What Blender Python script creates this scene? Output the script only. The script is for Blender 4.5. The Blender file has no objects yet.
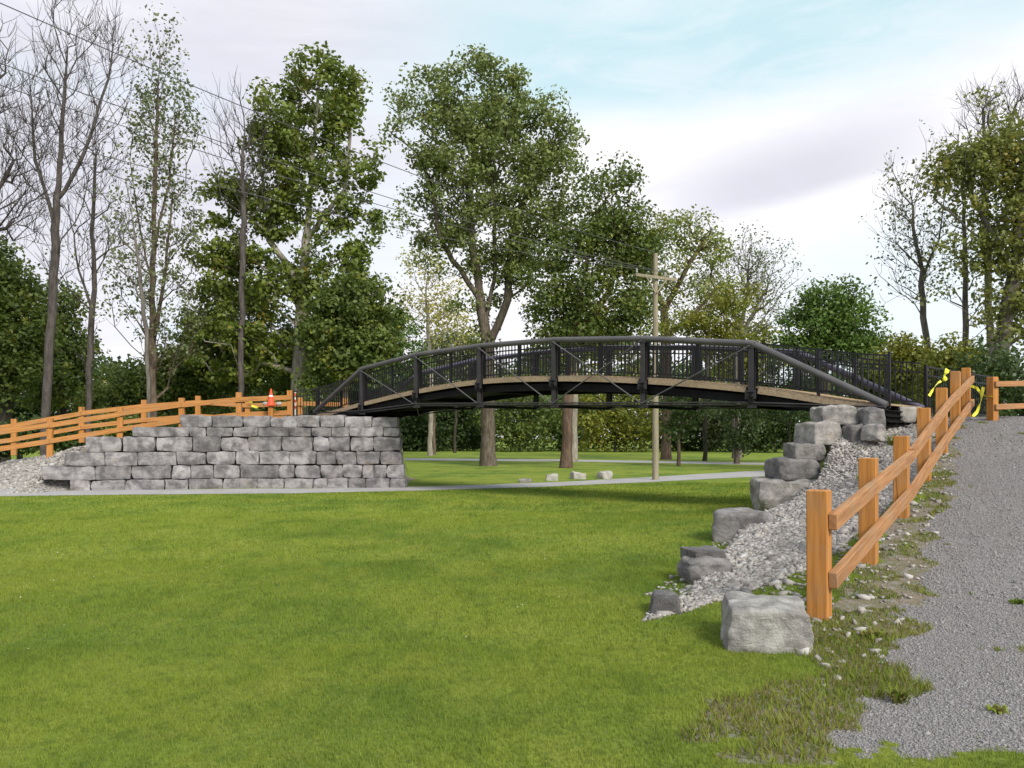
import bpy, bmesh, math, random
import numpy as np
from mathutils import Vector, Matrix, Euler, noise as mnoise

random.seed(7)
RNG = np.random.default_rng(7)
PI = math.pi
scene = bpy.context.scene
C = scene.collection

# ------------------------------------------------------------------ camera
EYE = 1.7          # eye height above the lawn
F = 790.0          # focal length expressed in pixels of a 1024 wide frame
HZ = 438.0         # row of the horizon
cam_d = bpy.data.cameras.new('camera')
cam = bpy.data.objects.new('camera', cam_d)
C.objects.link(cam)
cam.location = (0, 0, EYE)
cam.rotation_euler = (PI / 2, 0, 0)
cam_d.sensor_width = 36
cam_d.lens = F / 1024 * 36
cam_d.shift_y = (HZ - 384) / 1024
cam_d.clip_start = 0.05
cam_d.clip_end = 3000
scene.camera = cam
scene.render.resolution_x = 1024
scene.render.resolution_y = 768


def P(px, py, Z):
    """world point seen at a photo position from a known distance"""
    return Vector(((px - 512) / F * Z, Z, EYE + (HZ - py) / F * Z))


# ------------------------------------------------------------------ sky, sun, exposure
SUN_EL, SUN_AZ = math.radians(38), math.radians(148)     # azimuth clockwise from +Y
scene.view_settings.view_transform = 'Standard'
scene.view_settings.look = 'None'
scene.view_settings.exposure = 0.45
scene.view_settings.gamma = 1.0
world = bpy.data.worlds.new('World')
scene.world = world
world.use_nodes = True


class NT:
    """small helper for writing node trees"""
    def __init__(self, tree):
        self.t = tree
        tree.nodes.clear()

    def n(self, kind, **kw):
        nd = self.t.nodes.new(kind)
        for k, v in kw.items():
            if hasattr(nd, k):
                setattr(nd, k, v)
            else:
                nd.inputs[k.replace('_', ' ')].default_value = v
        return nd

    def l(self, a, b):
        self.t.links.new(a, b)

    def _in(self, nd, i, v):
        if v is None:
            return
        if isinstance(v, (int, float, tuple, list)):
            nd.inputs[i].default_value = v
        else:
            self.l(v, nd.inputs[i])

    def math(self, op, a, b=None, c=None, clamp=False):
        nd = self.t.nodes.new('ShaderNodeMath')
        nd.operation = op
        nd.use_clamp = clamp
        self._in(nd, 0, a); self._in(nd, 1, b); self._in(nd, 2, c)
        return nd.outputs[0]

    def ramp(self, v, lo, hi, a=0.0, b=1.0, smooth=True):
        nd = self.t.nodes.new('ShaderNodeMapRange')
        nd.interpolation_type = 'SMOOTHSTEP' if smooth else 'LINEAR'
        self.l(v, nd.inputs[0])
        for i, x in enumerate((lo, hi, a, b)):
            nd.inputs[i + 1].default_value = x
        return nd.outputs[0]

    def mix(self, f, a, b):
        nd = self.t.nodes.new('ShaderNodeMix')
        nd.data_type = 'RGBA'
        self._in(nd, 0, f)
        for i, v in ((6, a), (7, b)):
            if isinstance(v, (tuple, list)):
                nd.inputs[i].default_value = (*v[:3], 1)
            else:
                self.l(v, nd.inputs[i])
        return nd.outputs[2]

    def noise(self, vec, scale, detail=4, rough=0.55, dist=0.0):
        nd = self.t.nodes.new('ShaderNodeTexNoise')
        if vec is not None:
            self.l(vec, nd.inputs['Vector'])
        nd.inputs['Scale'].default_value = scale
        nd.inputs['Detail'].default_value = detail
        nd.inputs['Roughness'].default_value = rough
        nd.inputs['Distortion'].default_value = dist
        return nd.outputs[0]

    def mapping(self, vec, scale=(1, 1, 1), rot=(0, 0, 0), loc=(0, 0, 0)):
        nd = self.t.nodes.new('ShaderNodeMapping')
        self.l(vec, nd.inputs[0])
        nd.inputs['Scale'].default_value = scale
        nd.inputs['Rotation'].default_value = rot
        nd.inputs['Location'].default_value = loc
        return nd.outputs[0]

    def bump(self, h, strength=0.5, dist=0.02):
        nd = self.t.nodes.new('ShaderNodeBump')
        nd.inputs['Strength'].default_value = strength
        nd.inputs['Distance'].default_value = dist
        self.l(h, nd.inputs['Height'])
        return nd.outputs[0]


w = NT(world.node_tree)
tc = w.n('ShaderNodeTexCoord')
sky = w.n('ShaderNodeTexSky', sky_type='NISHITA', sun_disc=False)
sky.sun_elevation = SUN_EL
sky.sun_rotation = SUN_AZ
sky.air_density = 1.0
sky.dust_density = 2.0
sep = w.n('ShaderNodeSeparateXYZ')
w.l(tc.outputs['Generated'], sep.inputs[0])
sx, sy, sz = sep.outputs
# heading (radians to the right of +Y) and elevation of the view direction
head = w.math('ARCTAN2', sx, sy)
elev = w.math('ARCSINE', sz)
nz = w.noise(w.mapping(tc.outputs['Generated'], scale=(1, 1, 3.2)), 2.2, 6, 0.55, 0.3)
nz2 = w.noise(w.mapping(tc.outputs['Generated'], scale=(1, 1, 4.5), rot=(0.15, 0.12, 0.4)), 3.4, 6, 0.6, 0.5)
jig = w.math('MULTIPLY', w.math('SUBTRACT', nz, 0.5), 0.10)
# thin-cloud opening: pale clear sky high up, right of the tall tree
line = w.math('SUBTRACT', w.math('ADD', elev, jig), w.math('ADD', w.math('MULTIPLY', head, 0.03), 0.372))
open_v = w.ramp(line, -0.035, 0.05)
open_h = w.ramp(w.math('ADD', head, w.math('MULTIPLY', jig, 1.5)), -0.28, 0.06)
opening = w.math('MULTIPLY', open_v, open_h)
# second opening low on the right under the grey streak
low = w.math('MULTIPLY', w.ramp(w.math('ADD', elev, jig), 0.30, 0.20), w.ramp(head, 0.24, 0.40))
low = w.math('MULTIPLY', low, 0.45)
clear = w.math('MAXIMUM', opening, low)
# grey underside of the cloud: a slanting streak and the whole left half
sl = w.math('SUBTRACT', w.math('ADD', elev, w.math('MULTIPLY', jig, 0.5)), w.math('ADD', w.math('MULTIPLY', head, 0.16), 0.250))
streak = w.math('MULTIPLY', w.math('MULTIPLY', w.ramp(sl, -0.040, -0.008), w.ramp(sl, 0.085, 0.005)), w.math('MULTIPLY', w.ramp(head, 0.10, 0.30), w.ramp(head, 0.62, 0.36)))
streak = w.math('MULTIPLY', streak, 1.0)
leftgrey = w.math('MULTIPLY', w.ramp(elev, 0.02, 0.30, 0.25, 1.0), w.math('MULTIPLY', w.ramp(w.math('SUBTRACT', head, w.math('MULTIPLY', elev, 0.5)), -0.05, -0.42), w.ramp(nz2, 0.25, 0.62, 0.55, 1.0)))
grey = w.math('MAXIMUM', streak, leftgrey)
cloud = w.mix(grey, (8.3, 8.2, 8.5), (5.7, 5.7, 6.35))
cloud = w.mix(w.math('MULTIPLY', w.ramp(nz2, 0.45, 0.7), 0.25), cloud, (6.4, 6.4, 7.2))
skyc = w.mix(0.72, sky.outputs[0], (5.9, 7.9, 8.2))
wisp = w.noise(w.mapping(tc.outputs['Generated'], scale=(1.0, 1.0, 4.0), rot=(0.1, 0.25, 0.2), loc=(0.3, 0.1, 0.7)), 6.5, 8, 0.62, 0.8)
cloud = w.mix(w.math('MULTIPLY', w.ramp(wisp, 0.42, 0.66), 0.30), cloud, (6.0, 6.2, 7.2))
cloud = w.mix(w.math('MULTIPLY', w.math('MULTIPLY', w.ramp(nz, 0.50, 0.66), w.ramp(head, 0.0, -0.25)), 0.5), cloud, (5.9, 7.2, 8.0))
clear = w.math('MULTIPLY', clear, w.ramp(wisp, 0.75, 0.35, 0.55, 1.0))
mixc = w.mix(clear, cloud, skyc)
bg = w.n('ShaderNodeBackground')
w.l(mixc, bg.inputs[0])
bg.inputs[1].default_value = 0.1
wo = w.n('ShaderNodeOutputWorld')
w.l(bg.outputs[0], wo.inputs[0])

sun_d = bpy.data.lights.new('sun', 'SUN')
sun_d.energy = 3.1
sun_d.angle = math.radians(20)
sun_d.color = (1.0, 0.93, 0.82)
sun = bpy.data.objects.new('sun', sun_d)
C.objects.link(sun)
dirv = Vector((math.sin(SUN_AZ) * math.cos(SUN_EL), math.cos(SUN_AZ) * math.cos(SUN_EL), math.sin(SUN_EL)))
sun.rotation_euler = dirv.to_track_quat('Z', 'Y').to_euler()
sun.location = (10, -10, 30)


# ------------------------------------------------------------------ materials
def material(name):
    m = bpy.data.materials.new(name)
    m.use_nodes = True
    return m, NT(m.node_tree)


def finish(t, col, rough=0.8, normal=None, spec=0.3, metal=0.0, disp=None):
    b = t.n('ShaderNodeBsdfPrincipled')
    t._in(b, 'Base Color', (*col, 1) if isinstance(col, tuple) else col)
    t._in(b, 'Roughness', rough)
    b.inputs['Specular IOR Level'].default_value = spec
    b.inputs['Metallic'].default_value = metal
    if normal is not None:
        t.l(normal, b.inputs['Normal'])
    o = t.n('ShaderNodeOutputMaterial')
    t.l(b.outputs[0], o.inputs[0])
    return b


def pos(t):
    return t.n('ShaderNodeNewGeometry').outputs['Position']


def objc(t):
    return t.n('ShaderNodeTexCoord').outputs['Object']


def lawn_colour(t, p):
    a = t.noise(p, 0.22, 5, 0.6)
    b = t.noise(t.mapping(p, scale=(1.3, 0.9, 1)), 0.75, 5, 0.65)
    d = t.noise(p, 3.2, 4, 0.6)
    e = t.noise(p, 7.5, 4, 0.7)
    c = t.mix(t.ramp(a, 0.40, 0.58), (0.122, 0.198, 0.030), (0.232, 0.290, 0.042))
    c = t.mix(t.math('MULTIPLY', t.ramp(b, 0.42, 0.70), 0.75), c, (0.290, 0.315, 0.058))
    c = t.mix(t.math('MULTIPLY', t.ramp(b, 0.46, 0.34), 0.55), c, (0.075, 0.130, 0.020))
    c = t.mix(t.math('MULTIPLY', t.ramp(d, 0.55, 0.80), 0.5), c, (0.165, 0.145, 0.045))
    c = t.mix(t.math('MULTIPLY', t.ramp(e, 0.52, 0.36), 0.55), c, (0.062, 0.115, 0.020))
    return c


def mat_lawn():
    m, t = material('lawn')
    p = pos(t)
    c = lawn_colour(t, p)
    sepp = t.n('ShaderNodeSeparateXYZ'); t.l(p, sepp.inputs[0])
    near = t.ramp(sepp.outputs[1], 8, 20, 0.72, 1.0)
    fine = t.noise(p, 22, 3, 0.7)
    c2 = t.mix(t.ramp(fine, 0.40, 0.66), c, (0.070, 0.100, 0.018))
    c2 = t.mix(0.55, c, c2)
    # soil shows between the blades near by
    c3 = t.mix(near, (0.070, 0.080, 0.025), c2)
    finish(t, c3, 0.95, t.bump(fine, 0.6, 0.03), 0.1)
    return m


def mat_blade(name='grass_blade', dry=0.0):
    m, t = material(name)
    g = t.n('ShaderNodeNewGeometry')
    c = lawn_colour(t, g.outputs['Position'])
    c = t.mix(t.math('MULTIPLY', g.outputs['Random Per Island'], 0.55), c, (0.275, 0.335, 0.065))
    if dry:
        c = t.mix(t.ramp(g.outputs['Random Per Island'], 1 - dry - 0.2, 1 - dry + 0.2), c, (0.20, 0.165, 0.07))
    d = t.n('ShaderNodeBsdfDiffuse'); t.l(c, d.inputs[0])
    tr = t.n('ShaderNodeBsdfTranslucent')
    c2 = t.mix(0.5, c, (0.17, 0.25, 0.02)); t.l(c2, tr.inputs[0])
    mx = t.n('ShaderNodeMixShader'); mx.inputs[0].default_value = 0.35
    t.l(d.outputs[0], mx.inputs[1]); t.l(tr.outputs[0], mx.inputs[2])
    o = t.n('ShaderNodeOutputMaterial'); t.l(mx.outputs[0], o.inputs[0])
    return m


def mat_leaf(name, dark, light, accent=None, acc=0.12, trans=0.3):
    dark = tuple(v * 1.15 for v in dark); light = tuple(v * 1.35 for v in light)
    m, t = material(name)
    g = t.n('ShaderNodeNewGeometry')
    nn = t.noise(g.outputs['Position'], 0.8, 4, 0.65)
    k = t.math('ADD', t.math('MULTIPLY', t.ramp(nn, 0.35, 0.65), 0.6), t.math('MULTIPLY', g.outputs['Random Per Island'], 0.4))
    c = t.mix(k, dark, light)
    if accent:
        n2 = t.noise(g.outputs['Position'], 0.7, 2, 0.5)
        a = t.math('MULTIPLY', t.ramp(n2, 0.62 - acc, 0.72 - acc), t.ramp(g.outputs['Random Per Island'], 0.35, 0.75))
        c = t.mix(a, c, accent)
    b = t.n('ShaderNodeBsdfPrincipled')
    t.l(c, b.inputs['Base Color'])
    b.inputs['Roughness'].default_value = 0.5
    b.inputs['Specular IOR Level'].default_value = 0.35
    tr = t.n('ShaderNodeBsdfTranslucent')
    c2 = t.mix(0.4, c, (light[0] * 1.5, light[1] * 1.5, light[2])); t.l(c2, tr.inputs[0])
    mx = t.n('ShaderNodeMixShader'); mx.inputs[0].default_value = trans
    t.l(b.outputs[0], mx.inputs[1]); t.l(tr.outputs[0], mx.inputs[2])
    o = t.n('ShaderNodeOutputMaterial'); t.l(mx.outputs[0], o.inputs[0])
    return m


def mat_bark(name, c1, c2):
    m, t = material(name)
    p = pos(t)
    a = t.noise(t.mapping(p, scale=(1, 1, 0.18)), 9, 5, 0.65)
    b = t.noise(p, 1.1, 4, 0.6)
    c = t.mix(t.ramp(a, 0.35, 0.65), c1, c2)
    c = t.mix(t.math('MULTIPLY', t.ramp(b, 0.5, 0.75), 0.5), c, tuple(x * 0.55 for x in c1))
    finish(t, c, 0.92, t.bump(a, 0.9, 0.06), 0.15)
    return m


def mat_stone(name, lo=(0.13, 0.125, 0.13), hi=(0.30, 0.29, 0.30), s=1.0):
    m, t = material(name)
    p = pos(t)
    r = t.n('ShaderNodeObjectInfo').outputs['Random']
    big = t.noise(p, 1.8 * s, 6, 0.62, 0.3)
    lay = t.noise(t.mapping(p, scale=(0.6, 0.6, 5.0)), 2.6 * s, 5, 0.62)
    fine = t.noise(p, 34 * s, 5, 0.7)
    pit = t.noise(p, 9 * s, 5, 0.7)
    c = t.mix(t.ramp(big, 0.32, 0.68), lo, hi)
    c = t.mix(t.math('MULTIPLY', t.ramp(lay, 0.5, 0.72), 0.35), c, tuple(x * 0.62 for x in lo))
    c = t.mix(t.math('MULTIPLY', t.ramp(pit, 0.56, 0.72), 0.45), c, tuple(min(1, x * 1.35) for x in hi))
    c = t.mix(t.math('MULTIPLY', t.ramp(fine, 0.5, 0.75), 0.35), c, tuple(x * 0.5 for x in lo))
    rust = t.noise(p, 1.1 * s, 3, 0.5)
    c = t.mix(t.math('MULTIPLY', t.ramp(rust, 0.60, 0.75), 0.35), c, (0.24, 0.19, 0.13))
    hsv = t.n('ShaderNodeHueSaturation')
    t.l(t.math('MULTIPLY_ADD', r, 0.55, 0.75), hsv.inputs['Value'])
    t.l(c, hsv.inputs['Color'])
    h = t.math('ADD', t.math('MULTIPLY', pit, 0.8), t.math('MULTIPLY', fine, 0.35))
    h = t.math('ADD', h, t.math('MULTIPLY', lay, 0.25))
    finish(t, hsv.outputs[0], 0.9, t.bump(h, 0.8, 0.04), 0.2)
    return m


def mat_pebble(name, cols):
    m, t = material(name)
    g = t.n('ShaderNodeNewGeometry')
    r = g.outputs['Random Per Island']
    cr = t.n('ShaderNodeValToRGB')
    cr.color_ramp.interpolation = 'LINEAR'
    els = cr.color_ramp.elements
    while len(els) < len(cols):
        els.new(0.5)
    for i, c in enumerate(cols):
        els[i].position = i / (len(cols) - 1)
        els[i].color = (*c, 1)
    t.l(r, cr.inputs[0])
    f = t.noise(g.outputs['Position'], 60, 2, 0.5)
    c = t.mix(t.math('MULTIPLY', f, 0.5), cr.outputs[0], (0.20, 0.19, 0.19))
    finish(t, c, 0.9, None, 0.2)
    return m


def mat_gravel(name, lo, hi, scale=55, bumpd=0.02, patch=(0.18, 0.165, 0.155), pale=None):
    m, t = material(name)
    p = pos(t)
    v = t.n('ShaderNodeTexVoronoi'); t.l(p, v.inputs['Vector']); v.inputs['Scale'].default_value = scale
    v2 = t.n('ShaderNodeTexVoronoi'); t.l(p, v2.inputs['Vector']); v2.inputs['Scale'].default_value = scale * 2.3
    big = t.noise(p, 0.8, 5, 0.6)
    mid = t.noise(p, 4.5, 4, 0.6)
    sp = t.n('ShaderNodeSeparateColor'); t.l(v.outputs['Color'], sp.inputs[0])
    sp2 = t.n('ShaderNodeSeparateColor'); t.l(v2.outputs['Color'], sp2.inputs[0])
    k = t.math('ADD', t.math('MULTIPLY', sp.outputs[0], 0.5), t.math('MULTIPLY', sp2.outputs[1], 0.5))
    c = t.mix(t.ramp(k, 0.12, 0.88), lo, hi)
    c = t.mix(t.math('MULTIPLY', t.ramp(big, 0.40, 0.66), 0.55), c, patch)
    c = t.mix(t.math('MULTIPLY', t.ramp(mid, 0.52, 0.72), 0.4), c, tuple(x * 0.65 for x in lo))
    c = t.mix(t.math('MULTIPLY', t.ramp(sp2.outputs[0], 0.90, 0.96), 0.8), c, (0.42, 0.41, 0.41))
    h = t.math('SUBTRACT', t.math('MULTIPLY', sp.outputs[1], 0.6), t.math('MULTIPLY', v.outputs['Distance'], 0.8))
    finish(t, c, 0.95, t.bump(h, 0.9, bumpd), 0.15)
    return m


def mat_verge():
    m, t = material('verge')
    p = pos(t)
    v = t.n('ShaderNodeTexVoronoi'); t.l(p, v.inputs['Vector']); v.inputs['Scale'].default_value = 60
    sp = t.n('ShaderNodeSeparateColor'); t.l(v.outputs['Color'], sp.inputs[0])
    a = t.noise(p, 2.4, 5, 0.65)
    b = t.noise(p, 9, 4, 0.65)
    c = t.mix(t.ramp(a, 0.38, 0.62), (0.170, 0.130, 0.085), (0.115, 0.115, 0.045))
    c = t.mix(t.math('MULTIPLY', t.ramp(b, 0.50, 0.64), 0.8), c, (0.24, 0.225, 0.21))
    c = t.mix(t.math('MULTIPLY', sp.outputs[0], 0.35), c, (0.32, 0.31, 0.30))
    finish(t, c, 0.95, t.bump(t.math('ADD', b, sp.outputs[1]), 0.8, 0.02), 0.1)
    return m


def mat_wood(name, c1, c2, axis=2, crack=0.6, grey=0.0):
    m, t = material(name)
    o = objc(t)
    r = t.n('ShaderNodeObjectInfo').outputs['Random']
    off = t.n('ShaderNodeCombineXYZ')
    for i in range(3):
        t.l(t.math('MULTIPLY', r, 7.3 + i * 3), off.inputs[i])
    va = t.n('ShaderNodeVectorMath', operation='ADD'); t.l(o, va.inputs[0]); t.l(off.outputs[0], va.inputs[1])
    sc = [9, 9, 9]; sc[axis] = 0.55
    grain = t.noise(t.mapping(va.outputs[0], scale=tuple(sc)), 2.4, 5, 0.6, 0.4)
    sc2 = [26, 26, 26]; sc2[axis] = 1.0
    fine = t.noise(t.mapping(va.outputs[0], scale=tuple(sc2)), 2.0, 4, 0.7)
    blotch = t.noise(va.outputs[0], 3.0, 4, 0.6)
    c = t.mix(t.ramp(grain, 0.35, 0.66), c1, c2)
    c = t.mix(t.math('MULTIPLY', t.ramp(fine, 0.5, 0.75), 0.4), c, tuple(x * 0.5 for x in c2))
    c = t.mix(t.math('MULTIPLY', t.ramp(blotch, 0.45, 0.75), 0.35 + grey), c, (0.30, 0.21, 0.13))
    # drying checks: thin dark lines along the grain
    sc3 = [6.5, 6.5, 6.5]; sc3[axis] = 0.10
    ck = t.noise(t.mapping(va.outputs[0], scale=tuple(sc3), loc=(3.1, 1.7, 0.4)), 1.7, 0.6, 0.4, 0.0)
    line_ = t.ramp(t.math('ABSOLUTE', t.math('SUBTRACT', ck, 0.5)), 0.008, 0.002)
    line_ = t.math('MULTIPLY', line_, t.ramp(t.noise(va.outputs[0], 1.3, 2, 0.5), 0.42, 0.52))
    c = t.mix(t.math('MULTIPLY', line_, crack), c, (0.06, 0.025, 0.01))
    finish(t, c, 0.75, t.bump(t.math('SUBTRACT', fine, line_), 0.4, 0.006), 0.25)
    return m


def mat_metal(name, col, rough=0.45, spec=0.5):
    m, t = material(name)
    p = objc(t)
    n = t.noise(p, 2.5, 5, 0.6)
    f = t.noise(p, 40, 3, 0.6)
    c = t.mix(t.ramp(n, 0.35, 0.7), col, tuple(min(1, x * 1.35 + 0.004) for x in col))
    finish(t, c, t.ramp(f, 0.3, 0.7, rough - 0.08, rough + 0.12), t.bump(f, 0.15, 0.003), spec)
    return m


def mat_plain(name, col, rough=0.6, spec=0.3):
    m, t = material(name)
    n = t.noise(objc(t), 14, 4, 0.6)
    c = t.mix(t.ramp(n, 0.4, 0.75), col, tuple(x * 0.72 for x in col))
    finish(t, c, rough, None, spec)
    return m


M = {}
M['lawn'] = mat_lawn()
M['blade'] = mat_blade('grass_blade')
M['blade_dry'] = mat_blade('grass_blade_dry', 0.42)
M['path'] = mat_gravel('path_gravel', (0.145, 0.138, 0.140), (0.30, 0.288, 0.29), 80, 0.012, (0.20, 0.183, 0.175))
M['bank'] = mat_gravel('bank_gravel', (0.15, 0.142, 0.135), (0.36, 0.345, 0.33), 28, 0.03, (0.23, 0.21, 0.19))
M['footpath'] = mat_gravel('footpath_stone_dust', (0.30, 0.29, 0.295), (0.42, 0.41, 0.415), 40, 0.006, (0.27, 0.265, 0.26))
M['verge'] = mat_verge()
M['pebble'] = mat_pebble('pebble', [(0.15, 0.14, 0.135), (0.38, 0.36, 0.335), (0.22, 0.20, 0.185), (0.56, 0.54, 0.52), (0.30, 0.28, 0.26), (0.44, 0.42, 0.395)])
M['grit'] = mat_pebble('grit', [(0.18, 0.173, 0.176), (0.26, 0.25, 0.253), (0.205, 0.197, 0.2), (0.35, 0.34, 0.34)])
M['stone'] = mat_stone('armour_stone', (0.112, 0.106, 0.112), (0.315, 0.300, 0.310), 1.6)
M['boulder'] = mat_stone('boulder_stone', (0.155, 0.148, 0.145), (0.330, 0.315, 0.300), 2.2)
M['boulder_pale'] = mat_stone('boulder_pale_stone', (0.21, 0.20, 0.195), (0.42, 0.41, 0.39), 3.0)
M['boulder_dark'] = mat_stone('boulder_dark_stone', (0.105, 0.100, 0.102), (0.22, 0.212, 0.213), 2.0)
M['palestone'] = mat_stone('pale_stone', (0.27, 0.26, 0.24), (0.42, 0.405, 0.38), 2.0)
M['post'] = mat_wood('stained_post', (0.48, 0.215, 0.056), (0.36, 0.150, 0.036), 2, 0.9)
M['rail'] = mat_wood('weathered_rail', (0.42, 0.215, 0.095), (0.29, 0.140, 0.060), 0, 0.5, 0.25)
M['rail_new'] = mat_wood('stained_rail', (0.48, 0.225, 0.070), (0.35, 0.155, 0.045), 0, 0.5)
M['plank'] = mat_wood('deck_timber', (0.40, 0.31, 0.21), (0.28, 0.21, 0.14), 0, 0.5, 0.1)
M['pole'] = mat_wood('pole_wood', (0.31, 0.275, 0.20), (0.22, 0.19, 0.135), 2, 0.5)
M['steel'] = mat_metal('painted_steel', (0.030, 0.028, 0.031), 0.5, 0.35)
M['chord'] = mat_metal('chord_steel', (0.070, 0.067, 0.071), 0.5)
M['black'] = mat_metal('black_steel', (0.005, 0.005, 0.006), 0.75, 0.15)
M['picket'] = mat_metal('black_picket', (0.009, 0.009, 0.011), 0.5, 0.3)
M['rod'] = mat_metal('galvanised_rod', (0.075, 0.073, 0.075), 0.5)
M['purple'] = mat_metal('plum_chord', (0.075, 0.068, 0.105), 0.4)
M['wire'] = mat_plain('wire', (0.09, 0.09, 0.10), 0.6)
M['wire_pale'] = mat_plain('wire_pale', (0.35, 0.36, 0.36), 0.5)
M['orange'] = mat_plain('cone_orange', (0.70, 0.095, 0.035), 0.5)
M['white'] = mat_plain('reflective_white', (0.75, 0.74, 0.72), 0.5)
M['yellow'] = mat_plain('tape_yellow', (0.72, 0.70, 0.06), 0.45)
M['ceramic'] = mat_plain('insulator_grey', (0.35, 0.34, 0.33), 0.3)
M['bark_grey'] = mat_bark('bark_grey', (0.100, 0.088, 0.078), (0.175, 0.160, 0.145))
M['bark_brown'] = mat_bark('bark_brown', (0.075, 0.055, 0.042), (0.150, 0.115, 0.090))
M['bark_cotton'] = mat_bark('bark_cottonwood', (0.075, 0.062, 0.048), (0.160, 0.135, 0.108))
M['bark_dark'] = mat_bark('bark_dark', (0.030, 0.028, 0.022), (0.070, 0.062, 0.048))
M['bark_red'] = mat_bark('bark_reddish', (0.085, 0.056, 0.042), (0.150, 0.108, 0.082))
M['bark_pale'] = mat_bark('bark_pale', (0.20, 0.18, 0.15), (0.36, 0.33, 0.28))
M['twig'] = mat_bark('twig_bark', (0.060, 0.052, 0.050), (0.115, 0.100, 0.094))


# ------------------------------------------------------------------ mesh helpers
def np_mesh(name, V, Fa, mat, smooth=False):
    V = np.asarray(V, dtype=np.float32); Fa = np.asarray(Fa, dtype=np.int32)
    me = bpy.data.meshes.new(name)
    k = Fa.shape[1]
    me.vertices.add(len(V)); me.vertices.foreach_set('co', V.ravel())
    me.loops.add(Fa.size); me.loops.foreach_set('vertex_index', Fa.ravel())
    me.polygons.add(len(Fa)); me.polygons.foreach_set('loop_start', np.arange(0, Fa.size, k, dtype=np.int32))
    try:
        me.polygons.foreach_set('loop_total', np.full(len(Fa), k, dtype=np.int32))
    except Exception:
        pass
    me.update(calc_edges=True)
    if smooth:
        me.polygons.foreach_set('use_smooth', np.ones(len(Fa), dtype=bool))
    me.materials.append(mat)
    return me


def link(name, me, parent=None, loc=None):
    o = bpy.data.objects.new(name, me)
    C.objects.link(o)
    if parent is not None:
        o.parent = parent
    if loc is not None:
        o.location = loc
    return o


def tag(o, label=None, cat=None, group=None, kind=None):
    if label: o['label'] = label
    if cat: o['category'] = cat
    if group: o['group'] = group
    if kind: o['kind'] = kind
    return o


def empty(name, loc, label=None, cat=None, group=None):
    o = bpy.data.objects.new(name, None)
    C.objects.link(o)
    o.location = loc
    o.empty_display_size = 0.2
    return tag(o, label, cat, group)


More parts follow.
